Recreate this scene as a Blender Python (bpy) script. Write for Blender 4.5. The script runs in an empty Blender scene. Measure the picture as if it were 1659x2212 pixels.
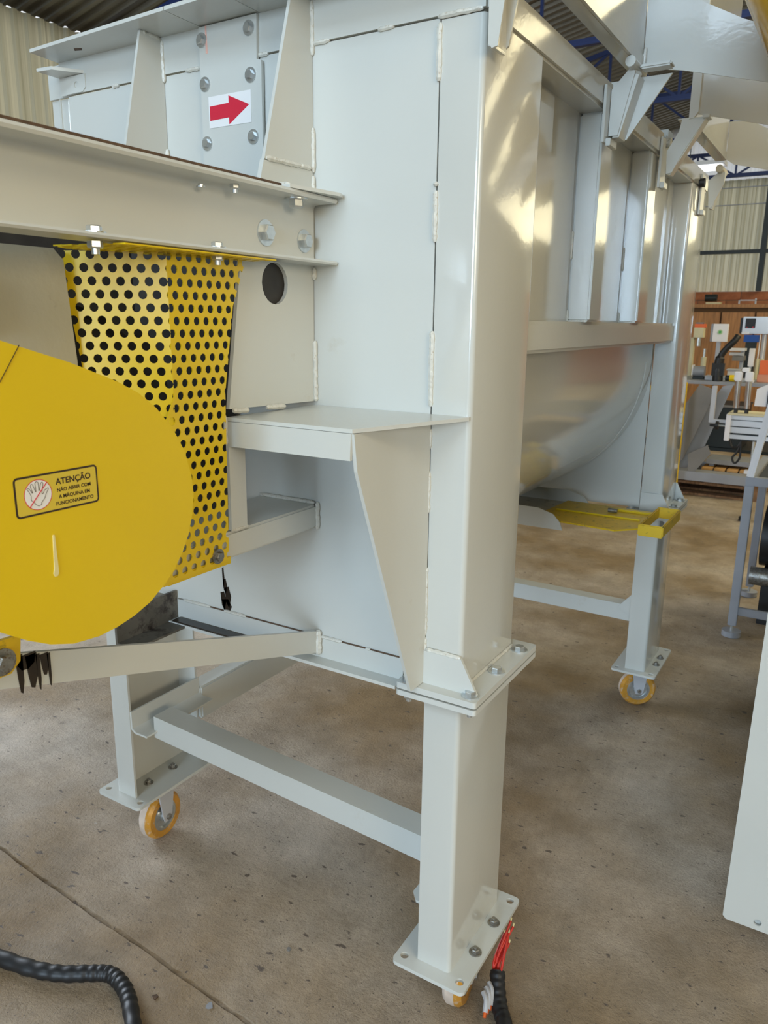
import bpy, bmesh, math, random
from mathutils import Vector, Matrix

# ------------------------------------------------------------------ camera, world, light, exposure
SC = bpy.context.scene
COL = SC.collection
cam_d = bpy.data.cameras.new('camera'); cam = bpy.data.objects.new('camera', cam_d); COL.objects.link(cam)
SC.camera = cam
cam_d.sensor_fit = 'VERTICAL'; cam_d.sensor_height = 36; cam_d.sensor_width = 27
cam_d.lens = 1660.5 * 36 / 2212
cam_d.clip_start = 0.02; cam_d.clip_end = 200
cam_d.dof.use_dof = True; cam_d.dof.focus_distance = 1.45; cam_d.dof.aperture_fstop = 11
r0 = Vector((0.8531911, 0.5214826, 0.0109935)); r1 = Vector((0.1346131, -0.1997784, -0.9705503)); r2 = Vector((-0.5039288, 0.8295448, -0.2406475))
m = Matrix((r0, -r1, -r2)).transposed().to_4x4(); m.translation = Vector((0.5317, -1.1443, 1.42))
cam.matrix_world = m

W = bpy.data.worlds.new('world'); SC.world = W; W.use_nodes = True
wn = W.node_tree.nodes; wl_ = W.node_tree.links; bg = wn['Background']; bg.inputs[1].default_value = 2.3
_tc = wn.new('ShaderNodeTexCoord'); _sp = wn.new('ShaderNodeSeparateXYZ'); _rp = wn.new('ShaderNodeValToRGB')
wl_.new(_tc.outputs['Generated'], _sp.inputs[0]); wl_.new(_sp.outputs['Z'], _rp.inputs[0]); wl_.new(_rp.outputs[0], bg.inputs[0])
# dull yard and trees up to a little above the horizon, pale overcast sky over them
_e = _rp.color_ramp.elements
_e[0].position = 0.0; _e[0].color = (0.026, 0.022, 0.015, 1)
_e[1].position = 0.12; _e[1].color = (0.34, 0.37, 0.41, 1)
_n = _e.new(0.75); _n.color = (0.98, 0.99, 1.0, 1)

def area(name, loc, rot, sx, sy, e, col):
    l = bpy.data.lights.new(name, 'AREA'); l.shape = 'RECTANGLE'; l.size = sx; l.size_y = sy; l.energy = e; l.color = col
    o = bpy.data.objects.new(name, l); COL.objects.link(o); o.location = loc; o.rotation_euler = rot; return o
R = math.radians
# daylight that comes in through the big open gate behind the photographer
area('gate_daylight', (1.9, -13.7, 2.7), (R(90), 0, 0), 4.6, 3.0, 1120, (0.62, 0.81, 1.0))
# fill lamps added under the closed roof, no skylight there
def area_at(name, loc, to, sx, sy, e, col):
    q = (Vector(to) - Vector(loc)).to_track_quat('-Z', 'Y').to_euler(); return area(name, loc, q, sx, sy, e, col)
area_at('front_top_fill', (.3, -3.3, 3.9), (-.4, 0, 1.3), 2.6, 1.2, 95, (0.66, 0.84, 1.0))
area_at('right_top_fill', (2.5, -1.1, 3.95), (0, .2, 1.5), 2.6, 1.2, 32, (1.0, 0.83, 0.55))  # added warm fill, strongest on the upper column side
area_at('right_side_fill', (6.2, -3.4, 2.6), (-.3, -.4, 1.3), 3.6, 1.6, 165, (1.0, 0.84, 0.58))  # added warm fill for the faces turned to the right
# fill lamp added at the left wall to brighten the floor
area('left_side_fill', (-4.85, .35, 1.9), (R(90), 0, R(-90)), 2.7, 2.0, 165, (0.76, 0.87, 1.0))

SC.view_settings.view_transform = 'Standard'; SC.view_settings.look = 'None'
SC.view_settings.gamma = 1; SC.view_settings.use_curve_mapping = False
SC.view_settings.exposure = -0.07

# ------------------------------------------------------------------ materials
def mat(name, base, rough=0.5, metal=0.0, var=0.06, vscale=6.0, bump=0.0, bscale=60.0, coat=0.0, spec=0.5, dirt=None, dirt_amt=0.0, stretch=None, emis=None):
    m = bpy.data.materials.new(name); m.use_nodes = True
    nt = m.node_tree; N = nt.nodes; L = nt.links; b = N['Principled BSDF']
    tc = N.new('ShaderNodeTexCoord'); mp = N.new('ShaderNodeMapping'); L.new(tc.outputs['Object'], mp.inputs[0])
    if stretch: mp.inputs['Scale'].default_value = stretch
    nz = N.new('ShaderNodeTexNoise'); nz.inputs['Scale'].default_value = vscale; nz.inputs['Detail'].default_value = 5
    L.new(mp.outputs[0], nz.inputs['Vector'])
    rp = N.new('ShaderNodeValToRGB'); rp.color_ramp.elements[0].position = 0.3; rp.color_ramp.elements[1].position = 0.7
    rp.color_ramp.elements[0].color = (*[c * (1 - var) for c in base], 1); rp.color_ramp.elements[1].color = (*[min(1, c * (1 + var)) for c in base], 1)
    L.new(nz.outputs['Fac'], rp.inputs[0]); out = rp.outputs[0]
    if dirt:
        n2 = N.new('ShaderNodeTexNoise'); n2.inputs['Scale'].default_value = vscale * 2.3; n2.inputs['Detail'].default_value = 8; n2.inputs['Roughness'].default_value = .7
        L.new(mp.outputs[0], n2.inputs['Vector'])
        r3 = N.new('ShaderNodeValToRGB'); r3.color_ramp.elements[0].position = 1 - dirt_amt - .08; r3.color_ramp.elements[1].position = 1 - dirt_amt + .08
        L.new(n2.outputs['Fac'], r3.inputs[0])
        mx = N.new('ShaderNodeMixRGB'); L.new(r3.outputs[0], mx.inputs[0]); L.new(out, mx.inputs[1]); mx.inputs[2].default_value = (*dirt, 1); out = mx.outputs[0]
    L.new(out, b.inputs['Base Color'])
    b.inputs['Roughness'].default_value = rough; b.inputs['Metallic'].default_value = metal
    b.inputs['Specular IOR Level'].default_value = spec; b.inputs['Coat Weight'].default_value = coat; b.inputs['Coat Roughness'].default_value = rough * .5
    if bump:
        n3 = N.new('ShaderNodeTexNoise'); n3.inputs['Scale'].default_value = bscale; n3.inputs['Detail'].default_value = 4; L.new(mp.outputs[0], n3.inputs['Vector'])
        bp = N.new('ShaderNodeBump'); bp.inputs['Strength'].default_value = bump; bp.inputs['Distance'].default_value = .002
        L.new(n3.outputs['Fac'], bp.inputs['Height']); L.new(bp.outputs[0], b.inputs['Normal'])
        if coat: L.new(bp.outputs[0], b.inputs['Coat Normal'])
    if emis: b.inputs['Emission Color'].default_value = (*emis[:3], 1); b.inputs['Emission Strength'].default_value = emis[3]
    return m
def flat(name, c, rough=.5, metal=0): return mat(name, c, rough, metal, var=.02)

PAINT = mat('grey_enamel', (0.58, 0.59, 0.555), rough=.24, var=.02, vscale=3, bump=.05, bscale=120, spec=.5, dirt=(.50, .47, .39), dirt_amt=.27)
PAINT2 = mat('grey_enamel_gloss', (0.57, 0.575, 0.535), rough=.13, var=.02, vscale=4, bump=.05, bscale=90, spec=.55, coat=.5)
WELD = mat('weld_enamel', (0.63, 0.62, 0.56), rough=.3, var=.08, vscale=90, bump=.5, bscale=160, dirt=(.36, .27, .17), dirt_amt=.36)
SOOT = mat('sooty_enamel', (0.14, 0.125, 0.10), rough=.45, var=.3, vscale=12, dirt=(.03, .02, .015), dirt_amt=.45)
DIRTYP = mat('dirty_enamel', (0.50, 0.47, 0.38), rough=.4, var=.12, vscale=14, bump=.1, bscale=100, dirt=(.08, .06, .04), dirt_amt=.38)
YEL = mat('safety_yellow', (0.72, 0.51, 0.007), rough=.34, var=.03, vscale=3, bump=.04, bscale=120)
YELW = mat('worn_yellow', (0.68, 0.44, 0.01), rough=.4, var=.08, vscale=20, dirt=(.06, .07, .02), dirt_amt=.36)
ZINC = mat('zinc', (0.62, 0.65, 0.66), rough=.3, metal=.85, var=.12, vscale=60)
ZDIRTY = mat('dirty_zinc', (0.33, 0.33, 0.31), rough=.4, metal=.8, var=.3, vscale=80, dirt=(.15, .09, .04), dirt_amt=.42)
RUST = mat('rusty_edge', (0.10, 0.06, 0.035), rough=.8, var=.4, vscale=60)
GREASE = mat('grease', (0.022, 0.015, 0.01), rough=.25, var=.3, vscale=40, spec=.6)
BLACK = mat('black_rubber', (0.012, 0.012, 0.013), rough=.45, var=.3, vscale=30)
DARKFILL = mat('dark_filler', (0.03, 0.026, 0.022), rough=.6, var=.3, vscale=20)  # dark tone stands in for shade behind the belt guard
PU = mat('orange_polyurethane', (0.56, 0.27, 0.035), rough=.3, var=.15, vscale=25, dirt=(.55, .46, .38), dirt_amt=.38)
PUW = mat('dusty_tyre', (0.60, 0.50, 0.42), rough=.6, var=.15, vscale=30)
CAST = mat('beige_casting', (0.47, 0.45, 0.36), rough=.4, var=.06, vscale=8, bump=.6, bscale=40, dirt=(.30, .27, .2), dirt_amt=.3)
WHITE = flat('sticker_white', (0.80, 0.80, 0.80), .4)
RED = flat('sticker_red', (0.62, 0.02, 0.05), .4)
INK = flat('sticker_black', (0.035, 0.02, 0.015), .4)
STY = flat('sticker_yellow', (0.66, 0.50, 0.05), .35)
CREAM = flat('cream_drip', (0.75, 0.66, 0.32), .3)
PINK = flat('marker_pink', (0.78, 0.45, 0.38), .5)
WIRE = flat('red_wire', (0.55, 0.03, 0.02), .35)
BLUE = mat('blue_steel', (0.015, 0.03, 0.12), .5, var=.2)
DSTEEL = mat('dark_steel', (0.012, 0.018, 0.02), .5, var=.2)
GALV = mat('galvalume', (0.17, 0.165, 0.14), rough=.38, metal=.55, var=.2, vscale=2, stretch=(.3, 3, 1))
BRICK = [mat('brick_a', (0.36, 0.13, 0.06), .9, var=.25, vscale=9), mat('brick_b', (0.29, 0.10, 0.05), .9, var=.25, vscale=9), mat('brick_c', (0.42, 0.17, 0.08), .9, var=.25, vscale=9)]
MORTAR = mat('mortar', (0.33, 0.19, 0.12), .95, var=.2)
WOODC = mat('cabinet_wood', (0.40, 0.19, 0.065), .5, var=.3, vscale=4, stretch=(9, 9, 1))
WOODP = mat('pallet_wood', (0.22, 0.12, 0.06), .85, var=.35, vscale=8, stretch=(9, 1, 3))
WOODL = mat('light_wood', (0.50, 0.27, 0.09), .8, var=.25, vscale=8)
STEELG = mat('grey_steel', (0.30, 0.31, 0.34), .45, var=.08, metal=.2)
STEELW = mat('pale_steel', (0.52, 0.53, 0.56), .35, var=.05, metal=.1)
DGREY = mat('dark_grey_panel', (0.20, 0.19, 0.18), .55, var=.1)
ALU = mat('aluminium', (0.72, 0.75, 0.80), .3, metal=.6, var=.05)
CHROME = mat('chrome', (0.8, 0.8, 0.82), .12, metal=1, var=.02)
PLAST = mat('white_plastic', (0.76, 0.75, 0.77), .4, var=.03)
CREAMP = mat('cream_plastic', (0.62, 0.56, 0.36), .5, var=.1)
ORANGE = flat('orange_plastic', (0.75, 0.14, 0.03), .4)
BLUEP = flat('blue_plastic', (0.01, 0.08, 0.40), .4)
GREEN = flat('green_mark', (0.05, 0.35, 0.08), .5)
LAMP = mat('lamp_glow', (1, 1, 1), .5, emis=(.9, .95, 1.0, 6.0))

def sheet_mat(name, a, b2, transl, lit=0):
    m = bpy.data.materials.new(name); m.use_nodes = True; nt = m.node_tree; N = nt.nodes; L = nt.links
    for n in list(N): N.remove(n)
    out = N.new('ShaderNodeOutputMaterial'); tc = N.new('ShaderNodeTexCoord'); mp = N.new('ShaderNodeMapping')
    mp.inputs['Scale'].default_value = (1, 1, .04); L.new(tc.outputs['Generated'], mp.inputs[0])
    mp.inputs['Scale'].default_value = (34, 34, .5)
    nz = N.new('ShaderNodeTexNoise'); nz.inputs['Scale'].default_value = 1; nz.inputs['Detail'].default_value = 3; L.new(mp.outputs[0], nz.inputs[0])
    rp = N.new('ShaderNodeValToRGB'); rp.color_ramp.elements[0].position = .35; rp.color_ramp.elements[1].position = .68
    rp.color_ramp.elements[0].color = (*a, 1); rp.color_ramp.elements[1].color = (*b2, 1); L.new(nz.outputs['Fac'], rp.inputs[0])
    d = N.new('ShaderNodeBsdfDiffuse'); t = N.new('ShaderNodeBsdfTranslucent'); g = N.new('ShaderNodeBsdfGlossy'); g.inputs['Roughness'].default_value = .35
    L.new(rp.outputs[0], d.inputs[0]); L.new(rp.outputs[0], t.inputs[0])
    mx = N.new('ShaderNodeMixShader'); mx.inputs[0].default_value = transl; L.new(d.outputs[0], mx.inputs[1]); L.new(t.outputs[0], mx.inputs[2])
    m2 = N.new('ShaderNodeMixShader'); m2.inputs[0].default_value = .06; L.new(mx.outputs[0], m2.inputs[1]); L.new(g.outputs[0], m2.inputs[2])
    if lit:      # added glow, brightens the reflections on the column side
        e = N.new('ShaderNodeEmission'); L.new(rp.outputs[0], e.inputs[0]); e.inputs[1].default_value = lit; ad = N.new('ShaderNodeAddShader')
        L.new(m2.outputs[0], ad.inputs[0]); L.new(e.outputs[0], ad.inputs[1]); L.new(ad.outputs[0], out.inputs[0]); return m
    L.new(m2.outputs[0], out.inputs[0]); return m
SHEET = sheet_mat('translucent_wall_sheet', (0.40, 0.375, 0.25), (0.66, 0.62, 0.44), .72)
SKYL = sheet_mat('clear_gable_sheet', (0.75, 0.78, 0.80), (0.95, 0.95, 0.93), .85)

ROOFL = sheet_mat('glowing_sheet', (0.92, 0.84, 0.56), (1.0, 0.92, 0.66), .9, lit=2.8)  # its glow is added on top of the translucency
def concrete():
    m = bpy.data.materials.new('concrete_floor'); m.use_nodes = True; nt = m.node_tree; N = nt.nodes; L = nt.links; b = N['Principled BSDF']
    tc = N.new('ShaderNodeTexCoord')
    def nz(s, d=6, r=.6, st=None):
        n = N.new('ShaderNodeTexNoise'); n.inputs['Scale'].default_value = s; n.inputs['Detail'].default_value = d; n.inputs['Roughness'].default_value = r
        if st:
            mp = N.new('ShaderNodeMapping'); mp.inputs['Scale'].default_value = st; L.new(tc.outputs['Object'], mp.inputs[0]); L.new(mp.outputs[0], n.inputs[0])
        else: L.new(tc.outputs['Object'], n.inputs[0])
        return n.outputs['Fac']
    def ramp(i, p0, p1, c0, c1):
        r = N.new('ShaderNodeValToRGB'); r.color_ramp.elements[0].position = p0; r.color_ramp.elements[1].position = p1
        r.color_ramp.elements[0].color = (*c0, 1); r.color_ramp.elements[1].color = (*c1, 1); L.new(i, r.inputs[0]); return r.outputs[0]
    def mix(f, a, c, mode='MIX'):
        x = N.new('ShaderNodeMixRGB'); x.blend_type = mode
        if isinstance(f, float): x.inputs[0].default_value = f
        else: L.new(f, x.inputs[0])
        L.new(a, x.inputs[1])
        if isinstance(c, tuple): x.inputs[2].default_value = (*c, 1)
        else: L.new(c, x.inputs[2])
        return x.outputs[0]
    big = ramp(nz(1.3, 4, .55), .38, .64, (0.30, 0.215, 0.12), (0.52, 0.45, 0.365))
    mid = ramp(nz(7, 6, .65), .35, .7, (.78, .76, .74), (1.12, 1.1, 1.1))
    c = mix(1.0, big, mid, 'MULTIPLY')
    fine = ramp(nz(55, 5, .7), .3, .7, (.86, .86, .86), (1.08, 1.08, 1.08)); c = mix(1.0, c, fine, 'MULTIPLY')
    spots = ramp(nz(26, 3, .5, (1, 1.8, 1)), .665, .70, (0, 0, 0), (1, 1, 1)); c = mix(spots, c, (.13, .10, .08))
    spots2 = ramp(nz(70, 2, .5, (1.6, 1, 1)), .70, .74, (0, 0, 0), (1, 1, 1)); c = mix(spots2, c, (.10, .075, .06))
    light = ramp(nz(18, 7, .75), .66, .74, (0, 0, 0), (.6, .6, .6)); c = mix(light, c, (.62, .58, .54))
    pits = ramp(nz(210, 3, .6), .60, .68, (0, 0, 0), (.75, .75, .75)); c = mix(pits, c, (.17, .13, .10))
    scr = ramp(nz(45, 6, .8, (.5, 3.2, 1)), .62, .70, (0, 0, 0), (.55, .55, .55)); c = mix(scr, c, (.22, .18, .14))
    L.new(c, b.inputs['Base Color'])
    L.new(ramp(nz(3.0), .35, .65, (.42,) * 3, (.72,) * 3), b.inputs['Roughness'])
    b.inputs['Specular IOR Level'].default_value = .35
    ad = N.new('ShaderNodeMath'); ad.operation = 'ADD'; L.new(nz(130, 5, .7), ad.inputs[0]); L.new(nz(22, 5, .6), ad.inputs[1])
    bp = N.new('ShaderNodeBump'); bp.inputs['Strength'].default_value = .8; bp.inputs['Distance'].default_value = .006; L.new(ad.outputs[0], bp.inputs['Height']); L.new(bp.outputs[0], b.inputs['Normal'])
    return m
CONC = concrete()

# ------------------------------------------------------------------ helpers
def root(name, loc, label, cat, group=None):
    o = bpy.data.objects.new(name, None); COL.objects.link(o); o.location = loc; o.empty_display_size = .05
    o['label'] = label; o['category'] = cat
    if group: o['group'] = group
    return o
def wpos(o):
    return (wpos(o.parent) if o.parent else Vector((0, 0, 0))) + Vector(o.location)
def link(name, me, m, parent=None, M=None, label=None):
    o = bpy.data.objects.new(name, me); COL.objects.link(o)
    if m is not None and not me.materials: me.materials.append(m)
    M = M or Matrix()
    if parent:
        o.parent = parent; o.matrix_basis = Matrix.Translation(-wpos(parent)) @ M
    else: o.matrix_basis = M
    if label: o['label'] = label
    return o
def center(me):
    """move the mesh so that its own origin is its middle; returns that middle"""
    c = sum((v.co for v in me.vertices), Vector()) / max(1, len(me.vertices))
    me.transform(Matrix.Translation(-c)); return c
def obj(name, bm, m, parent=None, label=None, smooth=False, kind=None, group=None, cat=None, bev=0):
    if bev:
        bmesh.ops.bevel(bm, geom=[e for e in bm.edges if e.is_manifold and e.calc_face_angle(0) > .5], offset=bev, segments=2, affect='EDGES', clamp_overlap=True)
    bmesh.ops.recalc_face_normals(bm, faces=bm.faces)
    me = bpy.data.meshes.new(name); bm.to_mesh(me); bm.free()
    if smooth:
        for p in me.polygons: p.use_smooth = True
        me.set_sharp_from_angle(angle=R(35))
    c = center(me)
    o = link(name, me, m, parent, Matrix.Translation(c), label)
    if kind: o['kind'] = kind
    if group: o['group'] = group
    if cat: o['category'] = cat
    return o
def box(bm, a, b):
    r = bmesh.ops.create_cube(bm, size=1)
    for v in r['verts']:
        v.co = Vector([(a[i] + b[i]) / 2 + v.co[i] * (b[i] - a[i]) for i in range(3)])
    return bm
def bx(name, a, b, m, parent=None, bev=.0015, **k):
    bm = bmesh.new(); box(bm, a, b); return obj(name, bm, m, parent, bev=bev, **k)
def p3(ax, v, p):
    return Vector((v, p[0], p[1])) if ax == 0 else Vector((p[0], v, p[1])) if ax == 1 else Vector((p[0], p[1], v))
def extr(bm, ax, a, b, pts, holes=()):
    """prism: polygon pts (with round holes (u, v, r)) in the plane across axis ax, from a to b"""
    if not holes:
        va = [bm.verts.new(p3(ax, a, p)) for p in pts]; vb = [bm.verts.new(p3(ax, b, p)) for p in pts]
        bm.faces.new(va); bm.faces.new(vb[::-1]); n = len(pts)
        for i in range(n): bm.faces.new((va[i], vb[i], vb[(i + 1) % n], va[(i + 1) % n]))
        return bm
    loops = [list(pts)] + [[(u + r * math.cos(t * math.tau / 20), v + r * math.sin(t * math.tau / 20)) for t in range(20)] for u, v, r in holes]
    ed = []
    for lp in loops:
        vs = [bm.verts.new(p3(ax, a, p)) for p in lp]
        ed += [bm.edges.new((vs[i], vs[(i + 1) % len(vs)])) for i in range(len(vs))]
    fs = [g for g in bmesh.ops.triangle_fill(bm, edges=ed, use_beauty=True)['geom'] if isinstance(g, bmesh.types.BMFace)]
    r = bmesh.ops.extrude_face_region(bm, geom=fs)
    d = p3(ax, b - a, (0, 0))
    for v in [g for g in r['geom'] if isinstance(g, bmesh.types.BMVert)]: v.co += d
    return bm
def plate(name, ax, a, b, pts, m, parent=None, holes=(), bev=.0, **k):
    bm = bmesh.new(); extr(bm, ax, a, b, pts, holes); return obj(name, bm, m, parent, bev=0 if holes else bev, **k)
def tube(bm, pts, r, n=10, cap=True):
    pts = [Vector(p) for p in pts]; rings = []; prev = None
    for i, p in enumerate(pts):
        t = (pts[min(i + 1, len(pts) - 1)] - pts[max(i - 1, 0)]).normalized()
        u = t.orthogonal().normalized() if prev is None else (prev - t * prev.dot(t)).normalized()
        prev = u; w = t.cross(u); rr = r[i] if isinstance(r, (list, tuple)) else r
        rings.append([bm.verts.new(p + (u * math.cos(k * math.tau / n) + w * math.sin(k * math.tau / n)) * rr) for k in range(n)])
    for a, b in zip(rings, rings[1:]):
        for k in range(n): bm.faces.new((a[k], a[(k + 1) % n], b[(k + 1) % n], b[k]))
    if cap: bm.faces.new(rings[0][::-1]); bm.faces.new(rings[-1])
    return bm
def cyl(name, a, b, r, m, parent=None, n=20, **k):
    bm = bmesh.new(); tube(bm, [a, b], r, n); return obj(name, bm, m, parent, smooth=True, **k)
def smoothpath(pts, sub=6):
    P = [Vector(p) for p in pts]; P = [P[0] * 2 - P[1]] + P + [P[-1] * 2 - P[-2]]; out = []
    for i in range(1, len(P) - 2):
        for s in range(sub):
            t = s / sub; a, b, c, d = P[i - 1:i + 3]
            out.append(.5 * ((2 * b) + (c - a) * t + (2 * a - 5 * b + 4 * c - d) * t * t + (3 * b - a - 3 * c + d) * t ** 3))
    out.append(P[-2]); return out
rnd = random.Random(4)
def bead(a, b, parent, r=.0045):
    a = Vector(a); b = Vector(b); n = max(3, int((b - a).length / .0045)); pts = []; rr = []
    for i in range(n + 1):
        t = i / n; pts.append(a.lerp(b, t) + Vector((rnd.uniform(-1, 1), rnd.uniform(-1, 1), rnd.uniform(-1, 1))) * r * .12)
        rr.append(r * (.5 if i in (0, n) else rnd.uniform(.8, 1.12)))
    bm = bmesh.new(); tube(bm, pts, rr, 7); return obj('weld_bead', bm, WELD, parent, smooth=True)
UBOX = bpy.data.meshes.new('bar'); _b = bmesh.new(); bmesh.ops.create_cube(_b, size=1); _b.to_mesh(UBOX); _b.free()
def bar(name, a, b, w, h, m, parent, mesh_cache={}):
    a = Vector(a); b = Vector(b); d = b - a; z = d.normalized()
    x = Vector((0, 1, 0)) if abs(z.y) < .9 else Vector((1, 0, 0)); x = (x - z * x.dot(z)).normalized(); y = z.cross(x)
    me = mesh_cache.get(m.name)
    if not me: me = mesh_cache[m.name] = UBOX.copy(); me.materials.append(m)
    M = Matrix((x * w, y * h, d)).transposed().to_4x4(); M.translation = (a + b) / 2
    return link(name, me, m, parent, M)

# bolts: shared meshes, +Z is the head side
def hexmesh(r, h, name):
    bm = bmesh.new()
    prof = [(1.0, 0), (1.0, .8), (.86, 1.0)]
    rings = [[bm.verts.new((r * s * math.cos(k * math.tau / 6), r * s * math.sin(k * math.tau / 6), h * z)) for k in range(6)] for s, z in prof]
    for a, b in zip(rings, rings[1:]):
        for k in range(6): bm.faces.new((a[k], a[(k + 1) % 6], b[(k + 1) % 6], b[k]))
    bm.faces.new(rings[-1]); bm.faces.new(rings[0][::-1])
    me = bpy.data.meshes.new(name); bm.to_mesh(me); bm.free(); return me
def discmesh(r, h, name, n=20):
    bm = bmesh.new(); tube(bm, [(0, 0, 0), (0, 0, h)], r, n); me = bpy.data.meshes.new(name); bm.to_mesh(me); bm.free()
    return me
_mc = {}
def cached(kind, r, h, m):
    k = (kind, round(r, 5), round(h, 5), m.name)
    if k not in _mc:
        me = hexmesh(r, h, kind) if kind in ('bolt', 'nut') else discmesh(r, h, kind); me.materials.append(m); _mc[k] = me
    return _mc[k]
def zalign(p, d):
    return Matrix.Translation(Vector(p)) @ Vector(d).to_track_quat('Z', 'Y').to_matrix().to_4x4()
def bolt(p, d, parent, r=.0105, h=.0075, m=None, wr=1.55, nut=None, shank=.0):
    """bolt head on washer at p facing d; nut = thickness clamped: nut and thread on the other side"""
    m = m or ZINC; d = Vector(d).normalized(); p = Vector(p)
    o = link('bolt', cached('bolt', r, h, m), m, parent, zalign(p + d * .002, d))
    def sub(nm, kind, rr, hh, at, dd):
        M = o.matrix_basis.inverted() @ (Matrix.Translation(-wpos(parent)) @ zalign(at, dd))
        s = bpy.data.objects.new(nm, cached(kind, rr, hh, m)); COL.objects.link(s); s.parent = o; s.matrix_basis = M
    sub('washer', 'washer', r * wr, .0022, p, d)
    if shank: sub('thread', 'thread', r * .5, shank, p + d * h, d)
    if nut is not None:
        sub('nut', 'nut', r, h * 1.1, p - d * nut, -d); sub('thread', 'thread', r * .52, h * 2.0, p - d * nut, -d)
    return o

def struct(o, label=None):
    o['kind'] = 'structure'
    if label: o['label'] = label
    return o

# ================================================================== SETTING
# floor: slabs with a ragged joint between them
fl = struct(root('floor', (0, 0, 0), 'worn grey brown concrete floor with a joint', 'floor')); del fl['category']
JO = [(-5.2, 0.02), (-3.5, -.05), (-2.2, -.09), (-1.317, -.122), (-1.2, -.131), (-1.091, -.139), (-.991, -.144), (-.896, -.150), (-.729, -.155), (-.564, -.167), (-.368, -.177), (.3, -.215), (2.5, -.32), (6.7, -.55)]
jr = random.Random(2); jp = []
for (xa, ya), (xb, yb) in zip(JO, JO[1:]):
    n = max(2, int((xb - xa) / .02)) if -1.8 < xa < .6 else 2
    for i in range(n):
        t = i / n; jp.append((xa + (xb - xa) * t, ya + (yb - ya) * t, jr.uniform(-.0016, .0016), jr.uniform(-.0025, .0025)))
jp.append((6.7, -.55, 0, 0))
def slab(name, front):
    bm = bmesh.new(); e = []; d = []; q = []; f = []
    for x, y, j1, j2 in jp:
        yy = y + (.0055 + j2 if not front else -.005 + j1)
        e.append(bm.verts.new((x, yy, 0))); d.append(bm.verts.new((x, y, -.012)))
        f.append(bm.verts.new((x, 11.7 if not front else -14.2, 0)))
    for i in range(len(jp) - 1):
        bm.faces.new((e[i], e[i + 1], f[i + 1], f[i])); bm.faces.new((d[i], d[i + 1], e[i + 1], e[i]))
    me = bpy.data.meshes.new(name)
    for fc in bm.faces:
        fc.normal_update()
        if fc.normal.z < 0: fc.normal_flip()
    bm.to_mesh(me); bm.free(); return link(name, me, CONC, fl)
slab('concrete_slab', False); slab('concrete_slab', True)

def corr_mesh(name, w, h, n, depth, m, up='z'):
    """corrugated sheet: ribs run along local z, width along x"""
    bm = bmesh.new(); prof = []
    p = w / n
    for i in range(n):
        for u, d in ((0, 0), (.46, 0), (.58, depth), (.88, depth)): prof.append((i * p + u * p, d))
    prof.append((w, 0))
    a = [bm.verts.new((x, -d, 0)) for x, d in prof]; b = [bm.verts.new((x, -d, h)) for x, d in prof]
    for i in range(len(prof) - 1): bm.faces.new((a[i], a[i + 1], b[i + 1], b[i]))
    me = bpy.data.meshes.new(name); bm.to_mesh(me); bm.free(); me.materials.append(m); return me
def wallroot(name, loc, label):
    o = struct(root(name, loc, label, 'wall')); del o['category']; return o
wf = wallroot('wall_far', (0.75, 11.5, 0), 'corrugated beige wall sheets above a red brick wall')
sh = corr_mesh('corrugated_sheet', .96, 1.53, 9, .022, SHEET)
shlow = corr_mesh('corrugated_sheet', .96, .75, 9, .022, SHEET); shw = corr_mesh('clear_sheet', .96, .80, 9, .022, ROOFL)
w2 = wallroot('added_glow_band', (4.5, 11.5, 2.65), 'added glowing band, out of view, in the right half of the far wall')
for i in range(12):
    if i < 7: link('corrugated_sheet', sh, SHEET, wf, Matrix.Translation((-5 + i * .96, 11.5, 1.9)))
    else:
        link('corrugated_sheet', shlow, SHEET, wf, Matrix.Translation((-5 + i * .96, 11.5, 1.9)))
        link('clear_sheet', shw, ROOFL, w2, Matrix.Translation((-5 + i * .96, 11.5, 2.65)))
bx('brick_core', (-5, 11.52, 0), (6.6, 11.66, 1.9), MORTAR, wf, bev=0)
BL, BH = .39, .125
bmeshes = []
for bmt in BRICK:
    bm = bmesh.new(); box(bm, (-BL / 2 + .006, -.02, -BH / 2 + .006), (BL / 2 - .006, .03, BH / 2 - .006)); me = bpy.data.meshes.new('brick'); bm.to_mesh(me); bm.free(); me.materials.append(bmt); bmeshes.append(me)
br = random.Random(7); rest = bmesh.new()
for j in range(15):
    z = 1.9 - BH * (j + .5)
    for i in range(30):
        x = -5 + BL * (i + .5 + (.5 if j % 2 else 0))
        if x > 6.4: continue
        if -3.2 < x < 2 and j < 12: link('brick', br.choice(bmeshes), None, wf, Matrix.Translation((x, 11.52 + br.uniform(-.004, .004), z)))
        else: box(rest, (x - BL / 2 + .006, 11.5, z - BH / 2 + .006), (x + BL / 2 - .006, 11.53, z + BH / 2 - .006))
o = obj('brickwork', rest, BRICK[0], wf); o['kind'] = 'stuff'
bx('girt', (-5, 11.36, 2.42), (6.5, 11.43, 2.47), DSTEEL, wf); bx('steel_post', (-.90, 11.33, 1.9), (-.83, 11.45, 3.42), DSTEEL, wf)
for zz in (3.08, 3.31): bx('tie_rod', (-5, 11.42, zz), (6.5, 11.43, zz + .012), STEELG, wf, bev=0)
sk = wallroot('window_1', (0.75, 11.55, 3.45), 'daylit translucent gable strip above the far wall')
sh2 = corr_mesh('clear_sheet', .96, 1.55, 6, .02, SKYL)
for i in range(12): link('clear_sheet', sh2, SKYL, sk, Matrix.Translation((-5 + i * .96, 11.58, 3.44)))

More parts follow.
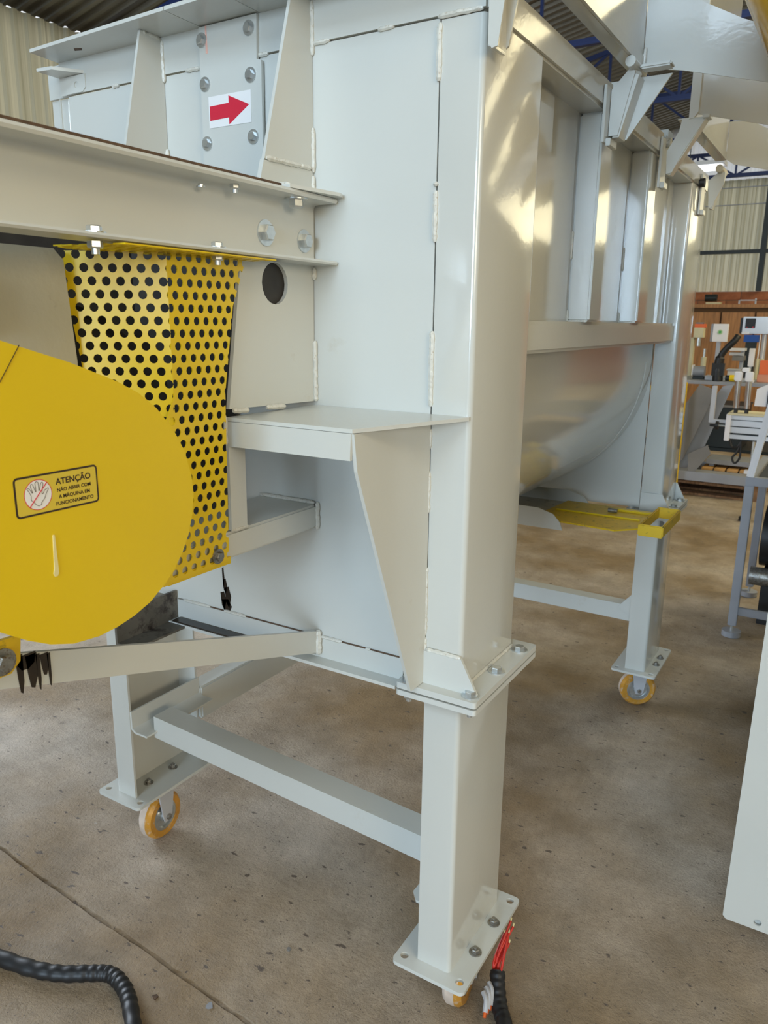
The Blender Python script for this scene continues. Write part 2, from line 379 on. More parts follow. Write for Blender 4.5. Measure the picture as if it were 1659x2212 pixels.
wl = wallroot('wall_left', (-5, 2, 0), 'corrugated beige wall sheets along the left side')
shl = corr_mesh('corrugated_sheet', .99, 2.945, 9, .022, SHEET)
RZ = Matrix.Rotation(R(90), 4, 'Z')
for i in [k for k in range(-7, 19) if k not in (6, 7, 8)]: link('corrugated_sheet', shl, SHEET, wl, Matrix.Translation((-5, -7 + i * .99, .62)) @ RZ)
bx('masonry_base', (-5.12, -14, 0), (-5.0, -1.07, .65), MORTAR, wl, bev=0); bx('masonry_base', (-5.12, 1.92, 0), (-5.0, 11.6, .65), MORTAR, wl, bev=0)
wr_ = wallroot('wall_right', (6.5, 2, 0), 'corrugated wall on the right side')
RZ2 = Matrix.Rotation(R(-90), 4, 'Z')
for i in [k for k in range(-7, 19) if k not in (1, 2, 3, 4)]: link('corrugated_sheet', shl, SHEET, wr_, Matrix.Translation((6.5, -7 + (i + 1) * .99, .62)) @ RZ2)
bx('masonry_base', (6.5, -14, 0), (6.62, -6.0, .65), MORTAR, wr_, bev=0); bx('masonry_base', (6.5, -2.05, 0), (6.62, 11.6, .65), MORTAR, wr_, bev=0)
wfr = wallroot('wall_front', (.75, -14, 0), 'front wall beside the open gate')
bx('gate_pier', (4.3, -14.15, 0), (6.6, -14, 4.9), MORTAR, wfr, bev=0)
bx('gate_pier', (-5.1, -14.15, 0), (-.5, -14, 4.9), MORTAR, wfr, bev=0); bx('gate_lintel', (-.5, -14.15, 4.3), (4.3, -14, 4.9), MORTAR, wfr, bev=0)

ce = struct(root('ceiling', (0.75, 2, 4.7), 'dark corrugated metal roof', 'ceiling')); del ce['category']
EZ, RZZ = 3.64, 4.85
ln = math.hypot(5.75, RZZ - EZ); ang = math.atan2(RZZ - EZ, 5.75)
rs = corr_mesh('roof_sheet', .95, ln + .15, 8, .03, GALV); rsl = corr_mesh('glowing_sheet', .95, ln + .15, 8, .03, ROOFL)
for i in range(-8, 20):
    y = -7.2 + i * .95
    # local x -> world Y, local z -> up the slope
    M1 = Matrix(((0, 0, math.cos(ang)), (1, 0, 0), (0, 0, 0))).to_4x4()
    ex = Vector((0, 1, 0)); ez = Vector((math.cos(ang), 0, math.sin(ang))); ey = ez.cross(ex)
    A = Matrix((ex, ey, ez)).transposed().to_4x4(); A.translation = Vector((-5.12, y, EZ - .02 + (i % 2) * .008))
    link('roof_sheet', rs, GALV, ce, A)
    ez = Vector((-math.cos(ang), 0, math.sin(ang))); ey = ez.cross(ex)
    A = Matrix((ex, ey, ez)).transposed().to_4x4(); A.translation = Vector((6.62, y, EZ - .02 + (i % 2) * .008))
    link('roof_sheet', rsl if i in (11, 12, 13, 15, 18) else rs, None, ce, A)  # a few unseen sheets glow, added for reflections on the column
for ti, ty in enumerate((-10, -6.6, -3.2, .3, 3.55, 5.6, 7.6, 9.5, 11.25)):
    tr = struct(root('trim_%d' % (ti + 1), (.75, ty, 3.6), 'blue steel lattice truss under the roof', 'truss')); del tr['category']
    z0 = 3.45 if ty > 11 else 3.62
    bar('lower_chord', (-4.95, ty, z0), (6.45, ty, z0), .05, .05, BLUE, tr)
    zt = (lambda x: min(z0 + .30, 3.9)) if ty > 11 else (lambda x: EZ + (RZZ - EZ) * (1 - abs(x - .75) / 5.75) - .10 if abs(x - .75) > 3.2 else EZ + .95 * (RZZ - EZ) * (1 - 3.2 / 5.75) + .0)
    n = 22 if ty > 11 else 16; xs = [-4.95 + 11.4 * i / n for i in range(n + 1)]
    for i in range(n):
        bar('upper_chord', (xs[i], ty, zt(xs[i])), (xs[i + 1], ty, zt(xs[i + 1])), .045, .045, BLUE, tr)
        bar('strut', (xs[i], ty, z0), (xs[i], ty, zt(xs[i])), .025, .025, BLUE, tr)
        a, b = (xs[i], xs[i + 1]) if i % 2 else (xs[i + 1], xs[i])
        bar('strut', (a, ty, z0), (b, ty, zt(b)), .025, .025, BLUE, tr)

lm = root('ceiling_lamp', (-1.1, 8, 3.05), 'bright white tube lamp hanging under the roof near the far truss', 'lamp')
bx('tube', (-1.32, 7.95, 2.99), (-.98, 8.05, 3.03), LAMP, lm); bx('housing', (-1.36, 7.9, 3.03), (-.94, 8.1, 3.07), STEELW, lm)
for xx in (-1.3, -1.0): bar('hanger', (xx, 8, 3.07), (xx, 8, 4.25), .008, .008, DSTEEL, lm)

# ================================================================== THE MIXER
MX = root('ribbon_mixer', (-.5, .8, 0), 'large light grey enamelled steel mixer on castors with yellow guards, filling the picture', 'machine')
CW, CD = .072, .242
def uprof(x0, x1, y0, y1, t, r, open_neg):
    """U section in plan; open towards -X if open_neg else towards +X"""
    def arc(cx, cy, rr, a0, a1, n=4): return [(cx + rr * math.cos(R(a0 + (a1 - a0) * i / n)), cy + rr * math.sin(R(a0 + (a1 - a0) * i / n))) for i in range(n + 1)]
    if open_neg:
        return [(x0, y0)] + arc(x1 - r, y0 + r, r, -90, 0) + arc(x1 - r, y1 - r, r, 0, 90) + [(x0, y1), (x0, y1 - t), (x1 - t, y1 - t), (x1 - t, y0 + t), (x0, y0 + t)]
    return [(x1, y1)] + arc(x0 + r, y1 - r, r, 90, 180) + arc(x0 + r, y0 + r, r, 180, 270) + [(x1, y0), (x1, y0 + t), (x0 + t, y0 + t), (x0 + t, y1 - t), (x1, y1 - t)]
def leg_set(x0, x1, y0, opn, upper_shift=(0, 0), top=1.858, zj=.782):
    lab = None
    sx, sy = upper_shift
    plate('upper_column', 2, zj, top, uprof(x0 + sx, x1 + sx, y0 + sy, y0 + sy + CD, .006, .009, opn), PAINT2, MX, smooth=True)
    plate('lower_leg', 2, .17, zj - .025 if zj < 1 else zj - .002, uprof(x0, x1, y0, y0 + CD, .006, .009, opn), PAINT2, MX, smooth=True)
    rr = .012
    def rrect(a0, a1, b0, b1, r=rr):
        o = []
        for cx, cy, s in ((a1 - r, b0 + r, -90), (a1 - r, b1 - r, 0), (a0 + r, b1 - r, 90), (a0 + r, b0 + r, 180)):
            o += [(cx + r * math.cos(R(s + 22.5 * i)), cy + r * math.sin(R(s + 22.5 * i))) for i in range(5)]
        return o
    px0, px1 = (x0 - .045, x1 + .043); py0, py1 = y0 - .03, y0 + CD + .026
    bo = [(px0 + .018, py0 + .024), (px1 - .018, py0 + .024), (px0 + .018, py1 - .018), (px1 - .018, py1 - .018)]
    plate('foot_plate', 2, .162, .17, rrect(px0, px1, py0, py1), PAINT, MX, holes=[(u, v, .0085) for u, v in bo])
    if zj > 1: return px0, px1, py0, py1
    for nm, a, b in (('joint_plate', .757, .767), ('joint_plate', .7705, .782)):
        plate(nm, 2, a, b, rrect(px0, px1, py0, py1, .006), PAINT, MX, bev=.001)
    for dy in (.025, .14, .255):
        xx = px1 - .02 if opn else px0 + .02
        bolt((xx, py0 + dy - .002, .782), (0, 0, 1), MX, nut=.025)
    bolt((px0 + .02 if opn else px1 - .02, py0 + .016, .782), (0, 0, 1), MX, nut=.025)
    # stiffening gusset standing on the joint plate at the outer corner
    return px0, px1, py0, py1
def castor(cx, cy, swing=0.0, bolts=()):
    r, w = .067, .042
    c = Vector((cx, cy, r + .001)); M = Matrix.Translation(c) @ Matrix.Rotation(swing, 4, 'Z')
    bm = bmesh.new()
    box(bm, (-.045, -.05, .091), (.045, .05, .0985))
    for s in (-1, 1):
        x0, x1 = (s * .0265, s * .0305) if s > 0 else (s * .0305, s * .0265)
        extr(bm, 0, x0, x1, [(-.032, .092), (.032, .092), (.017, .0), (.012, -.014), (-.012, -.014), (-.017, .0)])
    bmesh.ops.transform(bm, matrix=M, verts=bm.verts)
    f = obj('castor_fork', bm, STEELW, MX, bev=.001)
    def prof(name, pts, m, n=40):
        bm = bmesh.new(); rings = []
        for xx, rr in pts: rings.append([bm.verts.new((xx, rr * math.cos(k * math.tau / n), rr * math.sin(k * math.tau / n))) for k in range(n)])
        for a, b in zip(rings, rings[1:] + rings[:1]):
            for k in range(n): bm.faces.new((a[k], a[(k + 1) % n], b[(k + 1) % n], b[k]))
        bmesh.ops.transform(bm, matrix=M, verts=bm.verts)
        return obj(name, bm, m, f, smooth=True)
    prof('tyre', [(-.021, .043), (-.021, .059), (-.013, .0662), (.004, r), (.013, .0662), (.021, .059), (.021, .043), (0, .041)], PU)
    prof('tread_band', [(-.0215, .057), (-.0205, .0605), (-.013, .0668), (.006, .0674), (.006, .063), (-.018, .057)], PUW)
    prof('wheel_hub', [(-.019, .014), (-.019, .0435), (.019, .0435), (.019, .036), (.012, .034), (.012, .018), (.024, .016), (.024, .005), (-.019, .005)], ZINC)
    bm = bmesh.new(); tube(bm, [(-.038, 0, 0), (.038, 0, 0)], .008, 6); bmesh.ops.transform(bm, matrix=M, verts=bm.verts); obj('axle', bm, ZDIRTY, f)

n_ = leg_set(-CW, 0, 0, True)
castor(-.028, .115, R(8))
bolt((.020, .170, .170), (0, 0, 1), MX, r=.0085, m=ZDIRTY, shank=.006); bolt((.020, .077, .170), (0, 0, 1), MX, r=.0085, m=ZDIRTY, shank=.006)
leg_set(-CW, 0, 1.60, True); castor(-.036, 1.675, R(-62))
bolt((.022, 1.76, .170), (0, 0, 1), MX, r=.0085, m=ZDIRTY, shank=.006); bolt((.022, 1.69, .170), (0, 0, 1), MX, r=.0085, m=ZDIRTY, shank=.006)
leg_set(-1.045, -.973, .066, False, (.043, -.036), zj=1.2); castor(-.985, .155, R(4))
bolt((-1.0, .135, .170), (0, 0, 1), MX, r=.0085, m=ZDIRTY, shank=.006); bolt((-1.0, .225, .170), (0, 0, 1), MX, r=.0085, m=ZDIRTY, shank=.006)
leg_set(-1.045, -.973, 1.60, False, (.043, 0)); castor(-.985, 1.70, R(20))

# corner stiffeners on the joint plates
for yy in (0, 1.60):
    plate('corner_gusset', 1, yy - .001, yy - .007, [(-.072, .782), (.036, .782), (.002, .845), (-.072, .845)], PAINT, MX, bev=.0006)
plate('corner_gusset', 1, 1.842, 1.848, [(-.072, .782), (.036, .782), (.002, .845), (-.072, .845)], PAINT, MX)
bead((-.068, -.004, .847), (0, -.004, .846), MX, .004)
bead((.002, .02, .784), (.002, .235, .784), MX, .0035)

# --- near end plate and its folded borders
EP = [(-.935, .817), (-.075, .817), (-.075, 1.861), (-.935, 1.861)]
plate('end_plate', 1, .001, .007, EP, PAINT, MX, bev=.0008)
plate('upper_border', 1, -.002, .006, [(-.955, 1.8635), (0.0, 1.8635), (0.0, 1.926), (-.955, 1.926)], PAINT, MX, bev=.0008)
plate('left_border', 1, .010, .016, [(-1.0, 1.2), (-.937, 1.2), (-.937, 1.862), (-1.0, 1.862)], PAINT, MX)
L_ = [(.006, .8145), (-.001, .8145), (-.001, .772), (-.030, .772), (-.030, .7655), (.006, .7655)]
plate('lower_angle', 0, -.70, -.118, L_, PAINT, MX, bev=.0008)
plate('top_flange', 2, 1.926, 1.932, [(-.948, -.072), (-.555, -.092), (-.555, .05), (-.960, .05)], PAINT, MX, bev=.0006)
plate('top_flange', 2, 1.926, 1.932, [(-.5535, -.092), (-.42, -.097), (-.42, .05), (-.5535, .05)], PAINT, MX, bev=.0006)
plate('top_flange', 2, 1.926, 1.932, [(-.4185, -.097), (0, -.10), (0, .05), (-.4185, .05)], PAINT, MX, bev=.0006)
plate('rusty_spot', 2, 1.9256, 1.926, [(-.86, -.035), (-.845, -.03), (-.835, -.038), (-.85, -.045)], RUST, MX)
plate('lifting_tab', 2, 1.897, 1.903, [(-.955, -.055), (-.915, -.05), (-.880, -.002), (-.955, -.002)], PAINT, MX, bev=.0006)
plate('bolt_tab', 1, -.004, -.0015, [(-.935, 1.864), (-.885, 1.864), (-.875, 1.872), (-.875, 1.896), (-.935, 1.896)], PAINT, MX, holes=[(-.903, 1.879, .006)])
plate('bolt_tab', 1, .004, .010, [(-1.0, 1.863), (-.937, 1.863), (-.937, 1.925), (-1.0, 1.925)], PAINT, MX, holes=[(-.945, 1.875, .009)])
# bolted cover on the end plate
plate('cover_plate', 1, -.009, -.003, [(-.556, 1.58), (-.416, 1.58), (-.414, 1.852), (-.424, 1.855), (-.422, 1.924), (-.556, 1.924)], PAINT, MX, bev=.0012)
for u, v in ((-.549, 1.9025), (-.439, 1.9044), (-.5446, 1.831), (-.4379, 1.832), (-.545, 1.7327), (-.4354, 1.7332)):
    bolt((u, -.009, v), (0, -1, 0), MX, r=.0078, h=.006)
plate('arrow_sticker', 1, -.0098, -.0092, [(-.538, 1.757), (-.4385, 1.757), (-.4385, 1.809), (-.538, 1.809)], WHITE, MX, label='white sticker with a red arrow pointing right')
plate('arrow', 1, -.0101, -.0098, [(-.5355, 1.7695), (-.490, 1.7705), (-.490, 1.759), (-.4425, 1.786), (-.490, 1.806), (-.490, 1.794), (-.5355, 1.793)], RED, MX, label='red arrow')
plate('marker_line', 1, -.0094, -.009, [(-.5405, 1.88), (-.536, 1.88), (-.537, 1.924), (-.5405, 1.924)], PINK, MX)
# upright ribs in front of the end plate
plate('rib', 0, -.663, -.657, [(0, 1.60), (-.132, 1.60), (-.052, 1.925), (0, 1.925)], PAINT, MX, bev=.0008)
plate('rib', 0, -.318, -.312, [(0, 1.668), (-.130, 1.665), (-.052, 1.925), (-.044, 1.925), (0, 1.925)], PAINT, MX, bev=.0008)
plate('rib_foot', 0, -.320, -.312, [(0, 1.6265), (-.143, 1.6265), (-.1305, 1.6665), (0, 1.6695)], PAINT, MX, bev=.0008)
for a, b in (((-.656, -.002, 1.92), (-.656, -.002, 1.85)), ((-.656, -.003, 1.735), (-.656, -.003, 1.70)), ((-.66, -.048, 1.923), (-.66, -.004, 1.923)),
             ((-.311, -.002, 1.925), (-.311, -.002, 1.845)), ((-.311, -.002, 1.735), (-.311, -.002, 1.665)), ((-.311, -.003, 1.66), (-.311, -.003, 1.63)),
             ((-.311, -.002, 1.385), (-.311, -.002, 1.277)), ((-.311, -.003, 1.51), (-.311, -.003, 1.49)), ((-.312, -.125, 1.668), (-.312, -.01, 1.671))):
    bead(a, b, MX)
for a, b in ((-.311, -.277), (-.184, -.155), (-.078, -.004), (-.44, -.405), (-.60, -.565), (-.57, -.46), (-.80, -.78)):
    bead((a, -.0005, 1.8628), (b, -.0005, 1.8628), MX, .0042)
for a, b in ((1.854, 1.775), (1.633, 1.627), (1.620, 1.543), (1.405, 1.283), (1.245, 1.212), (1.172, 1.10), (1.0, .872), (.868, .79)):
    bead((-.0745, -.0005, a), (-.0745, -.0005, b), MX, .0052)
bead((-.94, .006, 1.86), (-.94, .006, 1.70), MX, .003)
for a, b in ((-.68, -.60), (-.56, -.50), (-.31, -.255), (-.2, -.19)): bead((a, -.0005, .816), (b, -.0005, .816), MX, .0035)
plate('rust_seam', 1, -.0012, .0, [(-.60, .8145), (-.11, .8145), (-.11, .8172), (-.60, .8172)], RUST, MX)

# --- channel beam towards the viewer, bolted
cp = []
def arcp(cx, cy, r, a0, a1, n=3): return [(cx + r * math.cos(R(a0 + (a1 - a0) * i / n)), cy + r * math.sin(R(a0 + (a1 - a0) * i / n))) for i in range(n + 1)]
prof = [(-.318, 1.513), (-.262, 1.513), (-.260, 1.516), (-.262, 1.519)] + arcp(-.302, 1.527, .008, -90, -180) + arcp(-.302, 1.604, .008, 180, 90) + [(-.262, 1.612), (-.260, 1.616), (-.262, 1.620), (-.318, 1.620)]
bm = bmesh.new(); extr(bm, 1, -1.02, -.004, prof); obj('channel_beam', bm, PAINT, MX, smooth=True)
plate('beam_end_tab', 2, 1.6205, 1.626, [(-.335, -.14), (-.262, -.13), (-.243, -.02), (-.25, -.002), (-.335, -.002)], PAINT, MX, bev=.001)
plate('rusty_edge', 2, 1.6203, 1.6235, [(-.272, -1.02), (-.262, -1.02), (-.262, -.15), (-.272, -.15)], RUST, MX)
bead((-.30, -.125, 1.6275), (-.27, -.118, 1.6275), MX, .004)
bolt((-.310, -.1343, 1.5554), (1, 0, 0), MX, r=.0135, h=.010, wr=1.5); bolt((-.310, -.0333, 1.5516), (1, 0, 0), MX, r=.0125, h=.010, wr=1.5)
bolt((-.285, -.231, 1.6205), (0, 0, 1), MX, r=.0075, h=.006, nut=.0085); bolt((-.285, -.085, 1.612), (0, 0, -1), MX, r=.0125, h=.013, wr=1.5)
bolt((-.283, -.487, 1.5195), (0, 0, 1), MX, r=.0095, h=.0075, nut=.009); bolt((-.283, -.275, 1.5195), (0, 0, 1), MX, r=.0085, h=.007, nut=.009)
bolt((-.295, -.29, 1.6), (0, 0, 1), MX, r=.004, h=.003)

# --- box plate with the round hole, and the bracket below it
plate('bearing_box_plate', 0, -.321, -.314, [(-.228, 1.282), (-.001, 1.277), (-.001, 1.5135), (-.190, 1.5135)], PAINT, MX, holes=[(-.1075, 1.479, .0335)])
cyl('hole_sleeve', (-.322, -.1075, 1.479), (-.36, -.1075, 1.479), .0345, DARKFILL, MX)
bead((-.312, -.222, 1.279), (-.312, -.185, 1.277), MX, .005); bead((-.312, -.14, 1.277), (-.312, -.09, 1.276), MX, .005)
plate('shelf_plate', 2, 1.264, 1.270, [(-.315, -.235), (-.075, -.235), (-.001, -.004), (-.001, 0), (-.315, 0)], PAINT, MX, bev=.0008)
plate('shelf_lip', 1, -.237, -.231, [(-.315, 1.224), (-.078, 1.224), (-.076, 1.2635), (-.315, 1.2635)], PAINT, MX, bev=.0008)
plate('side_gusset', 0, -.078, -.072, [(-.002, 1.263), (-.235, 1.263), (-.226, 1.206), (-.052, .783), (-.002, .783)], PAINT, MX, bev=.0008)
bead((-.315, -.238, 1.272), (-.315, -.235, 1.225), MX, .004)
plate('bracket_post', 0, -.316, -.310, [(-.237, 1.085), (-.199, 1.085), (-.199, 1.2635), (-.237, 1.2635)], PAINT, MX, bev=.0008)
bm = bmesh.new(); box(bm, (-.45, -.60, 1.038), (-.310, -.002, 1.083)); obj('bracket_arm', bm, PAINT, MX, bev=.004)
bead((-.311, -.236, 1.0845), (-.311, -.196, 1.0845), MX, .003); bead((-.309, -.003, 1.035), (-.309, -.003, 1.088), MX, .005); bead((-.45, -.004, 1.086), (-.315, -.004, 1.086), MX, .004)
# slanted brace flat with grease on it
def slant(name, x0, x1, a, b, h, m, bev=.0008):
    bm = bmesh.new(); extr(bm, 0, x0, x1, [a, b, (b[0], b[1] + h), (a[0], a[1] + h)]); return obj(name, bm, m, MX, bev=bev)
slant('slanted_brace', -.316, -.308, (-.003, .782), (-.90, 1.055), .045, PAINT)
bead((-.308, -.006, .78), (-.308, -.006, .83), MX, .0075); plate('brace_shoe', 0, -.36, -.317, [(-.003, .775), (-.06, .80), (-.06, .807), (-.003, .784)], PAINT, MX)
gr = random.Random(11)
for yy, w, hh in ((-.628, .010, .052), (-.612, .016, .046), (-.603, .006, .05), (-.594, .012, .03), (-.588, .005, .046), (-.62, .03, .02)):
    zt = 1.055 - (yy + .90) * .304 + .045 - .002 + .0
    zt = .782 + (-yy - .003) * .3043 + .043
    plate('grease_run', 0, -.3078, -.307, [(yy - w / 2, zt), (yy + w / 2, zt), (yy + w / 2 * .8, zt - hh * .7), (yy + w * .1, zt - hh), (yy - w * .2, zt - hh * .95), (yy - w / 2 * .7, zt - hh * .6)], GREASE, MX)
# smear on the end plate
for u, v, w, hh in ((-.560, .91, .003, .05), (-.556, .885, .006, .03), (-.549, .868, .009, .045), (-.562, .855, .008, .04), (-.553, .84, .014, .03), (-.545, .98, .003, .03), (-.53, .975, .002, .02)):
    plate('grease_run', 1, .0004, .001, [(u - w, v), (u + w * .3, v + .004), (u + w, v - hh * .4), (u + w * .3, v - hh), (u - w * .6, v - hh * .7)], GREASE, MX)
# dark tray and side sill at the left of the lower angle
bm = bmesh.new(); extr(bm, 1, -.17, -.002, [(-.705, .765), (-.65, .765), (-.65, .770), (-.699, .770), (-.699, .835), (-.705, .835)]); obj('side_sill', bm, SOOT, MX)
plate('grease_tray', 2, .7725, .775, [(-.69, -.028), (-.45, -.028), (-.42, -.005), (-.69, -.005)], GREASE, MX)
plate('left_skirt', 0, -.735, -.729, [(.012, .84), (.45, .84), (.45, 1.3), (.012, 1.3)], PAINT, MX)

# --- belt drive: perforated guards, pulley, gearbox side, belt cover
def perforated(name, O, U, V, polys, pitch=.0194, hr=.0062, th=.0018, parent=None, off=(0, 0), m=None):
    """plate in plane O + u U + v V, convex polygon poly, staggered holes"""
    BM = bmesh.new(); rowh = pitch * .90
    for poly in (polys if isinstance(polys[0], list) else [polys]):
        bm = bmesh.new()
        us = [p[0] for p in poly]; vs = [p[1] for p in poly]
        j0 = int(min(vs) / rowh) - 1; j1 = int(max(vs) / rowh) + 2
        for j in range(j0, j1):
            for i in range(int(min(us) / pitch) - 2, int(max(us) / pitch) + 3):
                cu = (i + (.5 if j % 2 else 0)) * pitch + off[0]; cv = j * rowh + off[1]
                cell = []
                q = pitch / 2; t1 = rowh * 2 / 3; t2 = rowh / 3
                hx = [(q, -t2), (q, t2), (0, t1), (-q, t2), (-q, -t2), (0, -t1)]
                ring = []
                for k in range(6):
                    a = hx[k]; b = hx[(k + 1) % 6]; ring += [a, ((a[0] + b[0]) / 2, (a[1] + b[1]) / 2)]
                vo = [bm.verts.new((cu + x, cv + y, 0)) for x, y in ring]
                vi = [bm.verts.new((cu + hr * x / math.hypot(x, y), cv + hr * y / math.hypot(x, y), 0)) for x, y in ring]
                for k in range(12): bm.faces.new((vo[k], vo[(k + 1) % 12], vi[(k + 1) % 12], vi[k]))
        bmesh.ops.remove_doubles(bm, verts=bm.verts, dist=.0002)
        cu = sum(us) / len(us); cv = sum(vs) / len(vs)
        for k in range(len(poly)):
            a = Vector((*poly[k], 0)); b = Vector((*poly[(k + 1) % len(poly)], 0)); d = b - a; nrm = Vector((d.y, -d.x, 0)).normalized()
            if nrm.dot(Vector((cu, cv, 0)) - a) > 0: nrm = -nrm
            bmesh.ops.bisect_plane(bm, geom=bm.verts[:] + bm.edges[:] + bm.faces[:], plane_co=a, plane_no=nrm, clear_outer=True, dist=1e-5)
        tmp = bpy.data.meshes.new('t'); bm.to_mesh(tmp); bm.free(); BM.from_mesh(tmp); bpy.data.meshes.remove(tmp)
    bm = BM; bmesh.ops.remove_doubles(bm, verts=bm.verts, dist=.0001)
    r = bmesh.ops.extrude_face_region(bm, geom=bm.faces[:])
    for v in [g for g in r['geom'] if isinstance(g, bmesh.types.BMVert)]: v.co.z = -th
    U = Vector(U).normalized(); V = Vector(V).normalized(); Wn = U.cross(V); A = Matrix((U, V, Wn)).transposed().to_4x4(); A.translation = Vector(O)
    bmesh.ops.transform(bm, matrix=A, verts=bm.verts)
    return obj(name, bm, m or YEL, parent)
gd = bx('belt_guard_frame', (-.306, -.385, 1.034), (-.3025, -.25, 1.046), YEL, MX, bev=.0005, label='yellow perforated belt guard')
perforated('perforated_panel', (-.300, -.357, 0), (0, 1, 0), (0, 0, 1), [[(.0, 1.509), (.162, 1.509), (.130, 1.44), (0, 1.44)], [(0, 1.44), (.130, 1.44), (.106, 1.31), (0, 1.31)], [(0, 1.31), (.106, 1.31), (.100, 1.04), (-.06, 1.036), (-.06, 1.2)]], parent=gd, off=(.004, .003))
ux = Vector((-.42 + .300, -.437 + .357, 0)); 
perforated('perforated_panel', (-.300, -.357, 0), -ux, (0, 0, 1), [(0, 1.509), (-.146, 1.509), (-.10, 1.16), (-.0, 1.16)], parent=gd, off=(-.006, .003))
perforated('perforated_flange', (-.300, -.357, 1.5105), (0, 1, 0), (-1, 0, 0), [(-.105, -.042), (.185, -.042), (.185, .004), (-.085, .09), (-.125, .07)], parent=gd, m=YEL)
bolt((-.2995, -.283, 1.055), (1, 0, 0), MX, r=.008, h=.006, m=ZDIRTY)
PC = Vector((-.52, -.37, 1.28))
def lathe(name, c, pts, m, parent, n=48):
    bm = bmesh.new(); rings = []
    for xx, rr in pts: rings.append([bm.verts.new((c[0] + xx, c[1] + rr * math.cos(k * math.tau / n), c[2] + rr * math.sin(k * math.tau / n))) for k in range(n)])
    for a, b in zip(rings, rings[1:] + rings[:1]):
        for k in range(n): bm.faces.new((a[k], a[(k + 1) % n], b[(k + 1) % n], b[k]))
    return obj(name, bm, m, parent, smooth=True)
pl = lathe('pulley', PC, [(-.05, .02), (-.05, .2), (-.035, .19), (-.02, .2), (-.005, .19), (.01, .2), (.01, .16), (-.01, .15), (-.01, .05), (.02, .04), (.02, .02)], DARKFILL, MX)  # put in dark so that the guard holes look black
plate('shade_back', 0, -.765, -.759, [(-1.0, .98), (-.01, .98), (-.01, 1.60), (-1.0, 1.60)], DARKFILL, MX)  # added dark sheet, stands in for the shade behind the guard
plate('shade_screen', 1, -.02, -.012, [(-.755, .96), (-.495, .96), (-.495, 1.27), (-.34, 1.29), (-.34, 1.505), (-.64, 1.60), (-.755, 1.60)], DARKFILL, MX)  # added dark sheet, shades the view through the guard holes
bm = bmesh.new(); extr(bm, 0, -.60, -.40, [(-1.02, 1.10), (-.455, 1.10), (-.437, 1.36), (-.446, 1.495), (-.46, 1.509), (-1.02, 1.509)]); obj('gearbox', bm, CAST, MX, bev=.006, smooth=True)
bx('gearbox_boss', (-.40, -.62, 1.40), (-.385, -.56, 1.50), CAST, MX, bev=.006)
# belt cover, a flat pan with a rim
arcpts = [(-1.02, 1.50), (-.664, 1.397), (-.584, 1.372), (-.520, 1.347), (-.489, 1.331), (-.462, 1.310), (-.436, 1.280), (-.418, 1.249), (-.408, 1.213), (-.406, 1.187), (-.411, 1.160), (-.419, 1.135), (-.432, 1.113), (-.446, 1.095), (-.466, 1.077), (-.493, 1.060), (-.520, 1.050), (-.548, 1.044), (-.575, 1.0415), (-.611, 1.045), (-.641, 1.055), (-.669, 1.070), (-.70, 1.091), (-1.02, 1.33)]
cv = plate('belt_cover', 0, -.224, -.2205, arcpts, YEL, MX, bev=.0008, label='smooth yellow belt cover with a warning sticker')
bm = bmesh.new(); n = len(arcpts); cyy = sum(p[0] for p in arcpts) / n; czz = sum(p[1] for p in arcpts) / n
inn = [(p[0] + (cyy - p[0]) * .012, p[1] + (czz - p[1]) * .012) for p in arcpts]
for pp in (arcpts, inn): pass
va = [[bm.verts.new((x, p[0], p[1])) for p in q] for x, q in ((-.2242, arcpts), (-.262, arcpts), (-.262, inn), (-.2242, inn))]
for a, b in zip(va, va[1:] + va[:1]):
    for i in range(n - 1): bm.faces.new((a[i], a[i + 1], b[i + 1], b[i]))
obj('cover_rim', bm, YEL, cv)
bar('seam', (-.2203, -.669, 1.355), (-.2203, -.643, 1.392), .0006, .0012, INK, cv)
# cream paint run
plate('paint_run', 0, -.2205, -.2192, [(-.6255, 1.182), (-.6235, 1.182), (-.6225, 1.143), (-.6225, 1.137), (-.6245, 1.1335), (-.6275, 1.1335), (-.629, 1.137), (-.6275, 1.143)], CREAM, cv)
# warning sticker
SX = -.2200
def rr2(a0, a1, b0, b1, r):
    o = []
    for cx, cy, s in ((a1 - r, b0 + r, -90), (a1 - r, b1 - r, 0), (a0 + r, b1 - r, 90), (a0 + r, b0 + r, 180)):
        o += [(cx + r * math.cos(R(s + 18 * i)), cy + r * math.sin(R(s + 18 * i))) for i in range(6)]
    return o
y0, y1, z0, z1 = -.6665, -.5595, 1.2085, 1.2535
plate('sticker_border', 0, SX - .0005, SX, rr2(y0, y1, z0, z1, .005), INK, cv)
plate('warning_sticker', 0, SX, SX + .0002, rr2(y0 + .0022, y1 - .0022, z0 + .0022, z1 - .0022, .003), STY, cv, label='yellow warning sticker with a crossed out hand')
cyy, czz, cr = -.6385, 1.2312, .0172
circ = lambda r, n=40: [(cyy + r * math.cos(k * math.tau / n), czz + r * math.sin(k * math.tau / n)) for k in range(n)]
plate('prohibition_ring', 0, SX + .0002, SX + .0003, circ(cr), RED, cv)
plate('ring_ground', 0, SX + .0003, SX + .0004, circ(cr - .0009), WHITE, cv)
hand = [(-.30, -.72), (-.34, -.60), (-.62, -.35), (-.60, .0), (-.80, .40), (-.90, .52), (-.80, .62), (-.68, .50), (-.50, .18), (-.46, .20), (-.60, .70), (-.52, .86), (-.40, .80), (-.22, .24), (-.18, .24), (-.20, .88), (-.08, 1.0), (.06, .90), (.06, .26), (.10, .26), (.26, .80), (.40, .88), (.46, .76), (.30, .05), (.36, -.04), (.56, .26), (.84, .36), (.86, .28), (.66, -.02), (.50, -.36), (.20, -.66), (.20, -.80), (-.05, -.88)]
